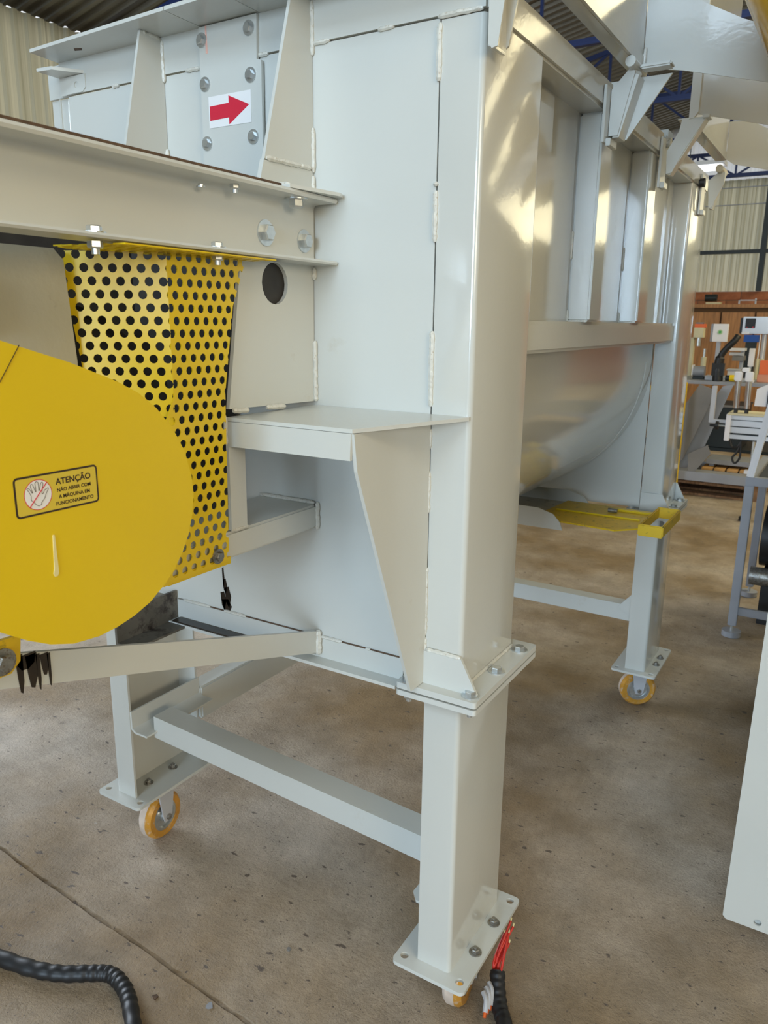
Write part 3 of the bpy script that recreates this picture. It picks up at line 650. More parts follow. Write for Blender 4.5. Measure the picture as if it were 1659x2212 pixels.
hand = [(cyy + u * cr * .86, czz + v * cr * .86 + .0004) for u, v in hand]
bm = bmesh.new()
hl = [Vector((SX + .0005, *p)) for p in hand]; hl.append(hl[0])
for a, b in zip(hl, hl[1:]): tube(bm, [a, b], .0003, 4)
obj('hand_outline', bm, INK, cv)
bar('prohibition_stroke', (SX + .0006, cyy - cr * .68, czz - cr * .72), (SX + .0006, cyy + cr * .68, czz + cr * .72), .0009, .0006, RED, cv)
def text(s, y, z, size, parent, m):
    c = bpy.data.curves.new('lettering', 'FONT'); c.body = s; c.size = size; c.align_x = 'CENTER'; c.extrude = .00005; c.offset = size * .022; c.resolution_u = 3
    t = bpy.data.objects.new('t', c); COL.objects.link(t); bpy.context.view_layer.update()
    me = bpy.data.meshes.new_from_object(t.evaluated_get(bpy.context.evaluated_depsgraph_get())); bpy.data.objects.remove(t)
    me.materials.clear(); me.materials.append(m)
    M = Matrix(((0, 0, 1, SX + .0004), (1, 0, 0, y), (0, 1, 0, z), (0, 0, 0, 1)))
    return link('lettering', me, m, parent, M)
tx = -.5925
text('ATENÇÃO', tx, 1.2385, .0098, cv, INK); text('NÃO ABRIR COM', tx, 1.2300, .0058, cv, INK)
text('A MÁQUINA EM', tx, 1.2223, .0058, cv, INK); text('FUNCIONAMENTO', tx, 1.2146, .0058, cv, INK)
plate('yellow_foot', 0, -.304, -.298, [(-.76, 1.0), (-.645, 1.0), (-.632, 1.012), (-.628, 1.045), (-.76, 1.05)], YELW, MX, bev=.001)
bolt((-.298, -.655, 1.019), (1, 0, 0), MX, r=.011, h=.008, m=ZDIRTY)

# --- trough, side panel, posts, rails
def trough():
    bm = bmesh.new(); n = 40; cx, cz, r = -.525, 1.30, .45
    pr = [(cx + r, 1.50)] + [(cx + r * math.cos(-math.pi * i / n), cz + r * math.sin(-math.pi * i / n)) for i in range(n + 1)] + [(cx - r, 1.90)]
    pi_ = [(cx + r - .005, 1.50)] + [(cx + (r - .005) * math.cos(-math.pi * i / n), cz + (r - .005) * math.sin(-math.pi * i / n)) for i in range(n + 1)] + [(cx - r + .005, 1.90)]
    rings = []
    for y, q in ((.007, pr), (1.60, pr), (1.60, pi_), (.007, pi_)): rings.append([bm.verts.new((a, y, b)) for a, b in q])
    for a, b in zip(rings, rings[1:] + rings[:1]):
        for i in range(len(a) - 1): bm.faces.new((a[i], a[i + 1], b[i + 1], b[i]))
    obj('trough', bm, PAINT2, MX, smooth=True)
    bm = bmesh.new(); rings = []
    for y, rr in ((1.50, .4502), (1.50, .4535), (1.515, .4535), (1.515, .4502)): rings.append([bm.verts.new((cx + rr * math.cos(-math.pi * i / n), y, cz + rr * math.sin(-math.pi * i / n))) for i in range(n + 1)])
    for a, b in zip(rings, rings[1:]):
        for i in range(n): bm.faces.new((a[i], a[i + 1], b[i + 1], b[i]))
    obj('trough_seam', bm, PAINT2, MX, smooth=True)
trough()
plate('far_end_plate', 1, 1.60, 1.606, [(-.975, .82), (-.075, .82), (-.075, 1.92), (-.975, 1.92)], PAINT, MX)
plate('far_lower_angle', 0, -.97, -.075, [(1.606, .82), (1.600, .82), (1.600, .79), (1.63, .79), (1.63, .786), (1.606, .786)], PAINT, MX)
bx('side_panel', (-.062, .25, 1.40), (-.057, 1.585, 1.88), PAINT2, MX, bev=0)
bx('side_panel_fold', (-.057, .25, 1.424), (-.050, .44, 1.85), PAINT2, MX, bev=.001)
bm = bmesh.new(); box(bm, (-.078, CD, 1.362), (-.014, 1.598, 1.424)); obj('side_rail', bm, PAINT, MX, bev=.007, smooth=True)
bm = bmesh.new(); box(bm, (-.075, .0, 1.859), (.001, .655, 1.920)); obj('top_rail', bm, PAINT2, MX, bev=.006, smooth=True)
bm = bmesh.new(); box(bm, (-.075, .70, 1.859), (.001, 1.15, 1.920)); obj('top_rail', bm, PAINT2, MX, bev=.006, smooth=True)
bm = bmesh.new(); box(bm, (-.075, 1.19, 1.859), (.001, 1.85, 1.920)); obj('top_rail', bm, PAINT2, MX, bev=.006, smooth=True)
bx('rail_splice', (-.070, .65, 1.865), (-.008, .705, 1.915), DIRTYP, MX); bx('rail_splice', (-.070, 1.145, 1.865), (-.008, 1.195, 1.915), DIRTYP, MX)
for y in (.62, 1.055):
    bm = bmesh.new(); box(bm, (-.058, y, 1.424), (-.006, y + .085, 1.859)); obj('side_post', bm, PAINT2, MX, bev=.005, smooth=True)
    bead((-.056, y - .001, 1.62), (-.056, y - .001, 1.56), MX, .003); bead((-.056, y - .001, 1.45), (-.056, y - .001, 1.425), MX, .003)
    bead((-.055, y + .0, 1.4255), (-.01, y + .0, 1.4255), MX, .003)
plate('end_strip', 0, -.058, -.052, [(1.50, 1.424), (1.53, 1.424), (1.53, 1.859), (1.50, 1.859)], PAINT2, MX)
for a, b in ((1.80, 1.77), (1.70, 1.69), (1.66, 1.62), (1.58, 1.57), (1.47, 1.46)): bead((-.074, 1.597, a), (-.074, 1.597, b), MX, .004)
bx('left_wall_plate', (-1.0, .03, 1.2), (-.994, 1.85, 1.92), PAINT, MX, bev=0)
bx('left_top_rail', (-1.03, .28, 1.86), (-.96, 1.86, 1.92), PAINT, MX)
bx('cross_member', (-.96, .74, 1.905), (-.01, .80, 1.945), PAINT, MX)
bx('cross_member', (-.96, 1.24, 1.905), (-.01, 1.30, 1.945), PAINT, MX)

# --- hinge brackets for the lids
def hinge(y, s=1.0, pin=True, backing=True):
    if backing:
        bx('hinge_backing', (.002, y - .035, 1.79), (.008, y + .03, 1.90), PAINT, MX, bev=.001)
        bx('hinge_block', (.008, y - .02, 1.785), (.018, y + .03, 1.80), PAINT, MX, bev=.001)
    # two leaves and the slanting web between them
    plate('hinge_leaf', 1, y - .006, y - .001, [(.009, 1.806), (.009, 1.895), (.045, 1.933), (.055, 1.925), (.028, 1.806)], PAINT, MX, bev=.001)
    plate('hinge_leaf', 1, y + .045, y + .05, [(.009, 1.806), (.009, 1.90), (.05, 1.925), (.118, 1.925), (.034, 1.806)], PAINT, MX, bev=.001)
    bm = bmesh.new(); extr(bm, 1, y - .001, y + .045, [(.016, 1.803), (.030, 1.803), (.062, 1.918), (.055, 1.921)]); obj('hinge_web', bm, PAINT, MX, bev=.001)
    if pin:
        cyl('hinge_pin', (.050, y - .03, 1.938), (.050, y + .07, 1.938), .0105, PAINT, MX)
        bead((.045, y - .005, 1.928), (.060, y + .02, 1.922), MX, .006)
        bm = bmesh.new(); box(bm, (.062, y + .0, 1.929), (.124, y + .035, 1.938)); obj('hinge_arm', bm, PAINT, MX, bev=.003)
hinge(.62)
def hinge_single(y, pts, tab):
    bx('hinge_backing', (.002, y - .03, 1.775), (.008, y + .03, 1.90), PAINT, MX, bev=.001)
    bx('hinge_block', (.008, y - .02, 1.775), (.018, y + .02, 1.79), PAINT, MX, bev=.001)
    plate('hinge_leaf', 1, y, y + .006, pts, PAINT, MX, bev=.001)
    bm = bmesh.new(); extr(bm, 1, y + .006, y + .04, [(pts[0][0], pts[0][1]), (pts[0][0] + .01, pts[0][1] - .002), (pts[3][0], pts[3][1]), (pts[3][0] - .006, pts[3][1])]); obj('hinge_web', bm, PAINT, MX)
    if tab: bx('hinge_tab', (pts[3][0] - .01, y - .01, pts[3][1] - .004), (pts[3][0] + .008, y + .03, pts[3][1] + .004), PAINT, MX, bev=.001)
hinge_single(1.14, [(.016, 1.812), (.030, 1.814), (.056, 1.865), (.106, 1.943), (.045, 1.945), (.040, 1.915), (.013, 1.868)], True)
hinge_single(1.73, [(.030, 1.795), (.038, 1.798), (.070, 1.87), (.070, 1.905), (.050, 1.905), (.020, 1.880)], False)
cyl('hinge_pin', (.055, 1.70, 1.912), (.055, 1.80, 1.912), .012, DIRTYP, MX)
cyl('latch_stud', (.003, 1.16, 1.893), (.018, 1.16, 1.893), .012, DIRTYP, MX); cyl('latch_stud', (.003, 1.69, 1.87), (.018, 1.69, 1.87), .014, BLACK, MX)
# first bracket, seen at the very top beside the near column
hb = bmesh.new(); extr(hb, 1, -.020, -.016, [(.012, 1.93), (.014, 1.808), (.020, 1.801), (.029, 1.803), (.037, 1.86), (.048, 1.93)]); obj('hinge_leaf', hb, PAINT2, MX, bev=.0008)
hb = bmesh.new(); extr(hb, 1, .028, .032, [(.010, 1.94), (.010, 1.815), (.018, 1.811), (.025, 1.816), (.037, 1.88), (.048, 1.94)]); obj('hinge_leaf', hb, PAINT2, MX, bev=.0008)
hb = bmesh.new(); extr(hb, 1, -.016, .028, [(.012, 1.806), (.022, 1.803), (.022, 1.807), (.016, 1.93), (.012, 1.93)]); obj('hinge_web', hb, PAINT2, MX)

# --- lids swung open, standing on the right edge
def lid(xl, ya, yb, zb, near, far):
    o = bx('open_lid', (xl - .003, ya, zb), (xl, yb, zb + .62), PAINT2, MX, bev=0, label='open lid standing upright on its hinges')
    bx('lid_lip', (xl - .030, ya, zb - .001), (xl - .003, yb, zb + .002), PAINT2, o, bev=0)
    bx('lid_fold', (xl, ya, zb), (xl + .003, yb, zb + .022), PAINT2, o, bev=0)
    if far: plate('lid_skirt', 1, yb - .003, yb, far, PAINT2, o)
    if near:
        plate('lid_skirt', 1, ya, ya + .003, near, PAINT2, o)
        bm = bmesh.new(); extr(bm, 1, ya - .012, ya, [(xl, zb - .004), (xl + .012, zb - .002), (xl + .022, zb + .012), (xl + .024, zb + .6), (xl, zb + .6)]); obj('skirt_stiffener', bm, PAINT, o, bev=.002)
    return o
lid(.047, .06, .70, 1.950, None, [(.048, 1.952), (.13, 1.936), (.46, 1.848), (.46, 1.915), (.237, 2.015), (.150, 2.063), (.048, 2.112)])
lid(.062, 1.15, 1.76, 1.945, [(.065, 1.957), (.46, 1.855), (.46, 1.95), (.065, 2.16)], [(.063, 1.948), (.088, 1.930), (.50, 1.83), (.50, 1.90), (.19, 2.02), (.13, 2.055), (.063, 2.06)])
bead((.05, .694, 1.955), (.052, .694, 1.99), MX, .004)

# --- cross bars and long members low down
def beam_x(name, xa, xb, y0, y1, za, zb, h, m=PAINT):
    bm = bmesh.new(); va = []
    for x, z in ((xa, za), (xb, zb)):
        va.append([bm.verts.new((x, y0, z)), bm.verts.new((x, y1, z)), bm.verts.new((x, y1, z + h)), bm.verts.new((x, y0, z + h))])
    a, b = va
    for i in range(4): bm.faces.new((a[i], a[(i + 1) % 4], b[(i + 1) % 4], b[i]))
    bm.faces.new(a[::-1]); bm.faces.new(b)
    return obj(name, bm, m, MX, bev=.005, smooth=True)
beam_x('cross_bar', -.925, -.073, .103, .166, .349, .305, .061)
beam_x('cross_bar', -.94, -.073, 1.70, 1.76, .325, .318, .062)
ba = [(-.973, .425), (-.968, .425), (-.967, .378), (-.955, .371), (-.915, .371), (-.915, .366), (-.960, .366), (-.973, .375)]
bm = bmesh.new(); extr(bm, 1, .068, .312, ba); obj('angle_bracket', bm, PAINT, MX, smooth=True)
bead((-.915, .10, .37), (-.915, .17, .37), MX, .004)
plate('angle_bracket', 2, .272, .278, [(-.073, .03), (-.073, .20), (-.112, .20), (-.112, .05), (-.095, .03)], PAINT, MX, bev=.001)
plate('angle_web', 0, -.079, -.073, [(.03, .278), (.20, .278), (.20, .325), (.03, .325)], PAINT, MX)
plate('angle_bracket', 1, 1.69, 1.696, [(-.073, .34), (-.14, .37), (-.073, .45)], PAINT, MX)
bx('long_member', (-1.02, .31, .295), (-.96, 1.60, .395), PAINT, MX, bev=.005)

# --- discharge chute with yellow slide gate under the trough
bx('chute_floor', (-.72, 1.19, .792), (-.235, 1.50, .797), DIRTYP, MX, bev=0)
plate('chute_side', 1, 1.186, 1.190, [(-.72, .775), (-.215, .775), (-.225, .80), (-.25, .825), (-.30, .84), (-.72, .842)], PAINT, MX)
plate('chute_side', 1, 1.50, 1.504, [(-.72, .775), (-.215, .775), (-.225, .80), (-.25, .825), (-.30, .84), (-.72, .842)], PAINT, MX)
bx('chute_neck', (-.80, 1.17, .842), (-.60, 1.52, .90), PAINT, MX)
gt = plate('slide_gate', 2, .799, .804, [(-.30, 1.495), (-.315, 1.30), (-.27, 1.196), (-.05, 1.180), (.012, 1.245), (.012, 1.43), (-.10, 1.495)], YELW, MX, bev=.001, label='worn yellow slide gate')
bx('gate_rib', (-.29, 1.335, .804), (-.01, 1.343, .809), YEL, gt, bev=.001)
bx('gate_rib', (-.12, 1.43, .804), (.01, 1.46, .811), YEL, gt, bev=.003)
bm = bmesh.new()
for a, b in (((.010, 1.225, .785), (.085, 1.233, .822)), ((.010, 1.49, .785), (.085, 1.498, .822)), ((.010, 1.233, .785), (.018, 1.49, .822)), ((.077, 1.233, .785), (.085, 1.49, .822))): box(bm, a, b)
obj('gate_handle', bm, YELW, gt, bev=.003)
cyl('gate_pin', (-.13, 1.40, .812), (-.10, 1.40, .812), .007, ZDIRTY, gt)

# ================================================================== CABLES
def cable(name, pts, r, label, wraps=True, m=BLACK):
    P = smoothpath(pts, 14); rr = []
    k = random.Random(3)
    for i, p in enumerate(P): rr.append(r * (1 + (.05 if (i // 3) % 2 else -.03) + k.uniform(-.015, .015)))
    bm = bmesh.new(); tube(bm, P, rr, 16)
    o = obj(name, bm, m, smooth=True); o['label'] = label; o['category'] = 'cable'; return o
cable('wrapped_cable', [(-1.15, -.40, .021), (-1.0, -.372, .021), (-.866, -.344, .021), (-.789, -.316, .021), (-.735, -.281, .021), (-.700, -.262, .022), (-.665, -.262, .022), (-.625, -.275, .021), (-.583, -.300, .021), (-.50, -.36, .021), (-.42, -.44, .021)], .0165, 'thick black taped cable curving over the floor at the lower left')
c2 = root('cable_end', (.06, .14, 0), 'black taped cable with stripped red wires beside the near right castor', 'cable')
P = smoothpath([(.036, .168, .056), (.044, .150, .042), (.056, .130, .028), (.070, .108, .021), (.088, .085, .020), (.115, .02, .020), (.15, -.08, .020)], 10)
bm = bmesh.new(); tube(bm, P, [.0165 * (1 + (.05 if (i // 3) % 2 else -.03)) for i in range(len(P))], 16); obj('sheath', bm, BLACK, c2, smooth=True)
wr3 = random.Random(8)
for i, (dx, dy, hz) in enumerate(((-.004, .075, .125), (.004, .07, .118), (-.012, .06, .10), (.000, .055, .11), (-.006, .05, .09), (.006, .045, .095), (-.010, .04, .085), (.002, .035, .08))):
    b0 = Vector((.036 + wr3.uniform(-.009, .009), .166 + wr3.uniform(-.007, .007), .057))
    P = smoothpath([b0, b0 + Vector((dx * .3, dy * .2, (hz - .05) * .4)), Vector((.036 + dx, .168 + dy, hz))], 6)
    bm = bmesh.new(); tube(bm, P, .0028, 8); w = obj('red_wire', bm, WIRE, c2, smooth=True)
    bm = bmesh.new(); e = P[-1]; tube(bm, [e, e + Vector((.001, .001, .009))], .0017, 6); obj('bare_end', bm, CREAM, w)
for i in range(3):
    b0 = Vector((.030, .135 - i * .014, .05)); P = smoothpath([b0, b0 + Vector((.012, -.012, -.004)), b0 + Vector((.018, -.03, -.022 + i * .003))], 5)
    bm = bmesh.new(); tube(bm, P, .0055, 8); w = obj('grey_core', bm, STEELW, c2, smooth=True)
    e = P[-1]; bm = bmesh.new(); tube(bm, [e, e + Vector((.002, -.008, -.004))], .0035, 6); obj('copper_end', bm, ORANGE, w)

# ================================================================== NEIGHBOURS ON THE RIGHT
nb = root('white_cabinet', (.75, .6, 0), 'white enamelled machine side panel with a round hole at the lower right edge', 'cabinet')
plate('front_panel', 1, .575, .580, [(.435, .072), (1.2, .072), (1.2, 1.72), (.442, 1.72), (.428, .08)], PAINT2, nb, holes=[(.501, .092, .0085)])
bx('body', (.445, .585, .075), (1.2, 2.3, 1.72), PAINT, nb, bev=.003)  # unseen bulk, made tall and deep to shade floor and mixer side
for xx in (.62, 1.1): bx('foot', (xx, .65, 0), (xx + .06, .71, .075), DSTEEL, nb)
hp = root('yellow_hopper', (.62, .3, 0), 'glossy yellow cone hopper cut off by the top right corner of the picture', 'hopper')
bm = bmesh.new(); rings = []; n = 64
for z, rr in ((2.45, .50), (2.44, .512), (1.913, .320), (1.795, .262), (1.62, .18), (1.45, .12), (1.45, .115), (1.80, .255), (2.44, .495)):
    rings.append([bm.verts.new((.62 + rr * math.cos(k * math.tau / n), .3 + rr * math.sin(k * math.tau / n), z)) for k in range(n)])
for a, b in zip(rings, rings[1:]):
    for k in range(n): bm.faces.new((a[k], a[(k + 1) % n], b[(k + 1) % n], b[k]))
obj('cone', bm, mat('yellow_gloss', (0.62, 0.36, 0.01), .14, var=.05), hp, smooth=True)
for ax_, ay_ in ((.86, .05), (.86, .54), (1.0, .3)): bx('leg', (ax_ - .015, ay_ - .015, 0), (ax_ + .015, ay_ + .015, 1.95), DSTEEL, hp)

# ================================================================== BACKGROUND ON THE RIGHT
tb = root('steel_work_table', (.5, 2.9, 0), 'grey square tube table frame on a round levelling foot', 'table')
def leg(x, y, par=tb):
    bx('leg', (x - .019, y - .019, .055), (x + .019, y + .019, .725), STEELG, par, bev=.003)
    f = cyl('levelling_foot', (x, y, .002), (x, y, .028), .042, STEELG, par); cyl('threaded_stem', (x, y, .028), (x, y, .058), .007, ZINC, f)
leg(.178, 2.6); leg(.178, 3.25); leg(.85, 2.6); leg(.85, 3.25)
bx('top_rail', (.159, 2.581, .725), (.869, 2.619, .763), STEELG, tb, bev=.003); bx('top_rail', (.159, 3.231, .725), (.869, 3.269, .763), STEELG, tb, bev=.003)
bx('top_rail', (.159, 2.62, .725), (.197, 3.23, .763), STEELG, tb, bev=.003)
bx('lower_rail', (.197, 2.59, .108), (.831, 2.61, .146), STEELG, tb, bev=.003)
bx('table_top', (.20, 2.62, .745), (.83, 3.23, .750), DSTEEL, tb)
bar('slanted_upright', (.175, 2.60, .763), (.262, 2.60, 1.35), .03, .03, PLAST, tb)
mo = root('geared_motor', (.35, 2.95, 0), 'dark motor with a bare metal end lying below the table', 'motor')
cyl('shaft_housing', (.205, 2.85, .235), (.40, 2.85, .235), .045, ZDIRTY, mo); cyl('rotor_body', (.235, 2.95, .42), (.60, 2.95, .42), .15, BLACK, mo)
bx('base', (.26, 2.83, .0), (.55, 3.05, .27), BLACK, mo)

def pallet(name, x0, y0, nb_, label, w=.118, gap=.035, L=1.1):
    p = root(name, (x0 + 1, y0 + .5, 0), label, 'pallet'); k = random.Random(5)
    for i in range(nb_):
        xx = x0 + i * (w + gap); bx('deck_board', (xx, y0, .118 + k.uniform(-.003, .003)), (xx + w, y0 + L, .138), WOODP, p, bev=.002)
    xe = x0 + nb_ * (w + gap)
    for yy in (y0, y0 + L / 2 - .05, y0 + L - .1):
        bx('stringer_board', (x0, yy, .097), (xe, yy + .1, .118), WOODP, p, bev=.002)
        bx('bottom_board', (x0, yy, .0), (xe, yy + .1, .018), WOODP, p, bev=.002)
        for xx in (x0 + .02, (x0 + xe) / 2 - .05, xe - .14): bx('block', (xx, yy, .018), (xx + .12, yy + .1, .097), WOODP, p, bev=.002)
    return p
pallet('wooden_pallet', -1.55, 5.76, 10, 'dark wooden pallet on the floor behind the far right leg', L=.56)
p2 = root('steel_skid', (-.6, 5.9, .138), 'grey steel skid frame resting on the pallet', 'frame')
bx('skid_rail', (-1.3, 5.68, .139), (-.10, 5.83, .215), STEELG, p2); bx('skid_rail', (-1.3, 6.24, .139), (-.10, 6.30, .215), STEELG, p2)
for xx in (-1.2, -.65, -.2): bx('skid_cross', (xx, 5.83, .15), (xx + .06, 6.24, .21), STEELG, p2)
for i in range(5): bx('timber_slat', (-.52 + i * .10, 5.83, .216), (-.435 + i * .10, 6.28, .236), WOODL, p2)
bx('lower_tray', (-.50, 5.9, .26), (-.12, 6.2, .30), STEELG, p2); bx('tray_post', (-.48, 5.95, .236), (-.44, 6.0, .26), STEELG, p2)
def leanp(name, pts, y, m, label):
    o = plate(name, 1, y, y + .012, pts, m, None, bev=.001); o['label'] = label; o['category'] = 'panel'; return o
leanp('scrap_sheet', [(-.585, .945), (-.452, .900), (-.66, .30), (-.80, .217), (-1.0, .217)], 5.70, DGREY, 'dark grey sheet panel leaning at a slant beside the far leg')
leanp('scrap_sheet', [(-.42, .93), (-.34, .95), (-.55, .30), (-.70, .217), (-.86, .217)], 5.80, STEELG, 'paler grey sheet leaning behind the dark grey panel')
leanp('scrap_offcut', [(-.62, .36), (-.47, .45), (-.44, .38), (-.55, .216), (-.60, .216)], 5.683, DGREY, 'small grey offcut plate leaning low before the sheets')
rg = root('twin_cylinder_rig', (-.1, 5.05, 0), 'aluminium profile rig carrying two upright chrome cylinders with white caps', 'machine')
for k, z in enumerate((.612, .655, .705, .752)):
    bx('aluminium_profile', (-.235, 4.98, z), (.35, 5.06, z + (.03 if k in (0, 3) else .042)), ALU, rg, bev=.003)
bx('end_bracket', (-.26, 4.965, .595), (-.225, 5.075, .79), PLAST, rg, bev=.003)
bx('rig_top', (-.25, 4.96, .785), (.35, 5.2, .800), CREAMP, rg)
bx('rig_core', (-.22, 5.0, .60), (.34, 5.05, .785), DSTEEL, rg)
for xx in (-.205, -.133):
    c_ = cyl('chrome_cylinder', (xx, 5.0, .835), (xx - .008, 5.0, 1.035), .0215, CHROME, rg)
    cyl('black_gland', (xx, 5.0, .800), (xx, 5.0, .835), .014, BLACK, c_)
    bx('white_cap', (xx - .034, 4.97, 1.03), (xx + .018, 5.03, 1.098), PLAST, c_, bev=.006)
bx('cap_bridge', (-.195, 4.99, 1.095), (-.145, 5.04, 1.125), PLAST, rg, bev=.006)
bx('side_frame', (-.385, 5.02, .74), (-.352, 5.05, .985), STEELW, rg); bx('side_frame_arm', (-.385, 5.02, .715), (-.25, 5.05, .74), STEELW, rg)
plate('side_shield', 1, 4.97, 4.98, [(-.085, .86), (-.080, .98), (.05, 1.05), (.30, 1.05), (.30, .86)], PLAST, rg)
bx('shield_edge', (-.005, 4.955, .80), (.012, 4.97, .98), BLACK, rg); bx('shield_post', (.10, 4.985, .80), (.13, 5.0, .9), PLAST, rg)
cyl('hand_wheel', (-.33, 5.0, .70), (-.31, 5.0, .70), .030, BLACK, rg); cyl('wheel_grip', (-.37, 5.0, .697), (-.33, 5.0, .697), .009, BLACK, rg); cyl('wheel_shaft', (-.31, 5.0, .70), (-.26, 5.0, .70), .007, ZINC, rg)
bm = bmesh.new(); tube(bm, smoothpath([(-.22, 5.0, .60), (-.20, 5.0, .55), (-.16, 5.0, .56), (-.145, 5.0, .59), (-.16, 5.0, .52), (-.19, 5.0, .47), (-.17, 5.0, .43), (-.14, 5.0, .48), (-.145, 5.0, .6)]), .008, 8); obj('looped_hose', bm, BLACK, rg, smooth=True)
for xx in (-.06, .28): cyl('stand_post', (xx, 5.02, .03), (xx, 5.02, .60), .012, ZINC, rg); 
for xx in (-.06, .28): cyl('stand_foot', (xx, 5.02, .001), (xx, 5.02, .03), .04, BLACK, rg)
bx('foot_block', (-.10, 4.99, .36), (.35, 5.05, .385), PLAST, rg)

bn = root('work_bench', (-.3, 6.8, 0), 'long dark steel bench with machine parts on it before the far wall', 'bench')
bx('bench_top', (-1.25, 6.35, .90), (.60, 7.25, .93), STEELG, bn)
for xx, yy in ((-1.2, 6.4), (.5, 6.4), (-1.2, 7.15), (.5, 7.15)): bx('leg', (xx, yy, 0), (xx + .05, yy + .05, .90), DSTEEL, bn)
bx('bench_shelf', (-1.2, 6.4, .30), (.55, 7.2, .33), DSTEEL, bn)
def prop(name, lab, cat, parts, group=None):
    x = [p[1][0] for p in parts]; y = [p[1][1] for p in parts]; z = [p[1][2] for p in parts]
    r_ = root(name, (min(x), min(y), min(z)), lab, cat, group)
    for p in parts: (bx(p[0], p[1], p[2], p[3], r_, bev=.003) if p[0][0] != '@' else cyl(p[0][1:], p[1], p[2], p[3], p[4], r_))
    return r_
T = .931
prop('label_applicator', 'white box head with a round green mark on a post, standing on the bench', 'machine',
     [('head', (-.655, 6.5, 1.275), (-.53, 6.56, 1.432), PLAST), ('head_edge', (-.672, 6.5, 1.275), (-.657, 6.58, 1.432), STEELG), ('post', (-.62, 6.54, T), (-.585, 6.575, 1.275), STEELW), ('base', (-.68, 6.50, T), (-.51, 6.65, .97), STEELW),
      ('@green_mark', (-.592, 6.499, 1.36), (-.592, 6.496, 1.36), .022, flat('pale_green', (.45, .6, .35))), ('@green_dot', (-.592, 6.496, 1.36), (-.592, 6.494, 1.36), .012, GREEN)])
arm = root('hose', (-.52, 6.45, T), 'curved black hose arm rising between the white head and the control box', 'hose')
bm = bmesh.new(); tube(bm, smoothpath([(-.555, 6.41, T + .001), (-.56, 6.41, 1.05), (-.55, 6.41, 1.15), (-.51, 6.41, 1.22), (-.45, 6.41, 1.29), (-.43, 6.43, 1.33)]), [.045] * 6 + [.04] * 6 + [.028] * 19, 12); obj('hose_body', bm, BLACK, arm, smooth=True)
bx('clamp', (-.61, 6.37, .98), (-.51, 6.45, 1.09), BLACK, arm)
prop('control_box', 'silver control box with a black screen and red lamps above the bench', 'control box',
     [('housing', (-.475, 7.0, 1.345), (.1, 7.2, 1.50), ALU), ('side', (-.50, 7.02, 1.345), (-.476, 7.2, 1.49), DSTEEL), ('screen', (-.452, 6.994, 1.395), (-.365, 7.0, 1.485), BLACK), ('red_lamp', (-.44, 6.99, 1.400), (-.43, 6.994, 1.409), RED), ('red_lamp', (-.39, 6.99, 1.400), (-.375, 6.994, 1.412), RED),
      ('lower_flap', (-.475, 6.98, 1.34), (-.41, 7.0, 1.36), PLAST), ('post', (-.30, 7.05, T), (-.26, 7.09, 1.345), STEELW), ('post', (.02, 7.05, T), (.06, 7.09, 1.345), STEELW)])
prop('blue_box', 'blue box below the control box', 'box', [('body', (-.44, 6.9, 1.27), (-.31, 6.98, 1.335), BLUEP), ('pedestal', (-.42, 6.9, T), (-.33, 6.98, 1.27), DSTEEL)])
prop('dispenser', 'cream dispenser with an orange cap at the left end of the bench', 'dispenser',
     [('cap', (-.90, 6.98, 1.395), (-.80, 7.06, 1.43), ORANGE), ('grey_top', (-.89, 6.98, 1.43), (-.82, 7.05, 1.445), DGREY), ('body', (-.90, 6.97, 1.30), (-.81, 7.07, 1.395), CREAMP), ('@nozzle', (-.85, 7.0, 1.22), (-.85, 7.0, 1.30), .02, ZINC), ('stand', (-.93, 6.98, T), (-.89, 7.06, 1.30), CREAMP)])
prop('orange_casting', 'orange part on the bench at the right edge of the picture', 'part', [('block', (-.235, 6.5, 1.0), (-.12, 6.6, 1.12), ORANGE), ('base', (-.245, 6.5, T), (-.10, 6.6, 1.0), mat('salmon', (.6, .25, .15)))])
prop('clamped_motor', 'small black motor with a yellow band lying on the bench front', 'motor', [('@case', (-.49, 6.40, .962), (-.37, 6.40, .962), .026, BLACK), ('@yellow_band', (-.455, 6.40, .962), (-.41, 6.40, .962), .030, YEL), ('@shaft', (-.503, 6.40, .962), (-.49, 6.40, .962), .01, ZINC)])
k = random.Random(9)
lst = [('white tray', -.53, -.40, 1.19, 1.215, PLAST), ('white tray', -.53, -.42, 1.15, 1.175, STEELW), ('dark tray', -.50, -.40, 1.10, 1.145, DGREY)]
st = root('tray_stack', (-.47, 6.8, T), 'stack of flat pale trays on a stand in the middle of the bench', 'trays')
for nm, a, b, z0_, z1_, mm in lst: bx('tray', (a, 6.75, z0_), (b, 6.9, z1_), mm, st)
bx('stand', (-.44, 6.8, T), (-.41, 6.85, 1.19), STEELW, st)
prop('white_cylinder_unit', 'upright white actuator block on the bench right of the tray stack', 'actuator', [('block', (-.345, 6.6, 1.06), (-.30, 6.66, 1.22), PLAST), ('rod', (-.335, 6.62, .95), (-.315, 6.64, 1.06), ZINC), ('shoe', (-.37, 6.58, T), (-.29, 6.68, .95), DGREY)])
prop('small_white_housing', 'low white housing on the bench before the black hose', 'housing', [('body', (-.50, 6.55, T), (-.40, 6.65, 1.02), PLAST), ('lid', (-.51, 6.54, 1.02), (-.39, 6.66, 1.035), STEELW)])
prop('grey_pump', 'grey pump body on the bench left of the white head', 'pump', [('@barrel', (-.80, 6.6, 1.0), (-.70, 6.6, 1.0), .05, STEELG), ('base', (-.80, 6.56, T), (-.70, 6.64, .955), DSTEEL), ('flange', (-.81, 6.55, .96), (-.80, 6.65, 1.06), PLAST)])
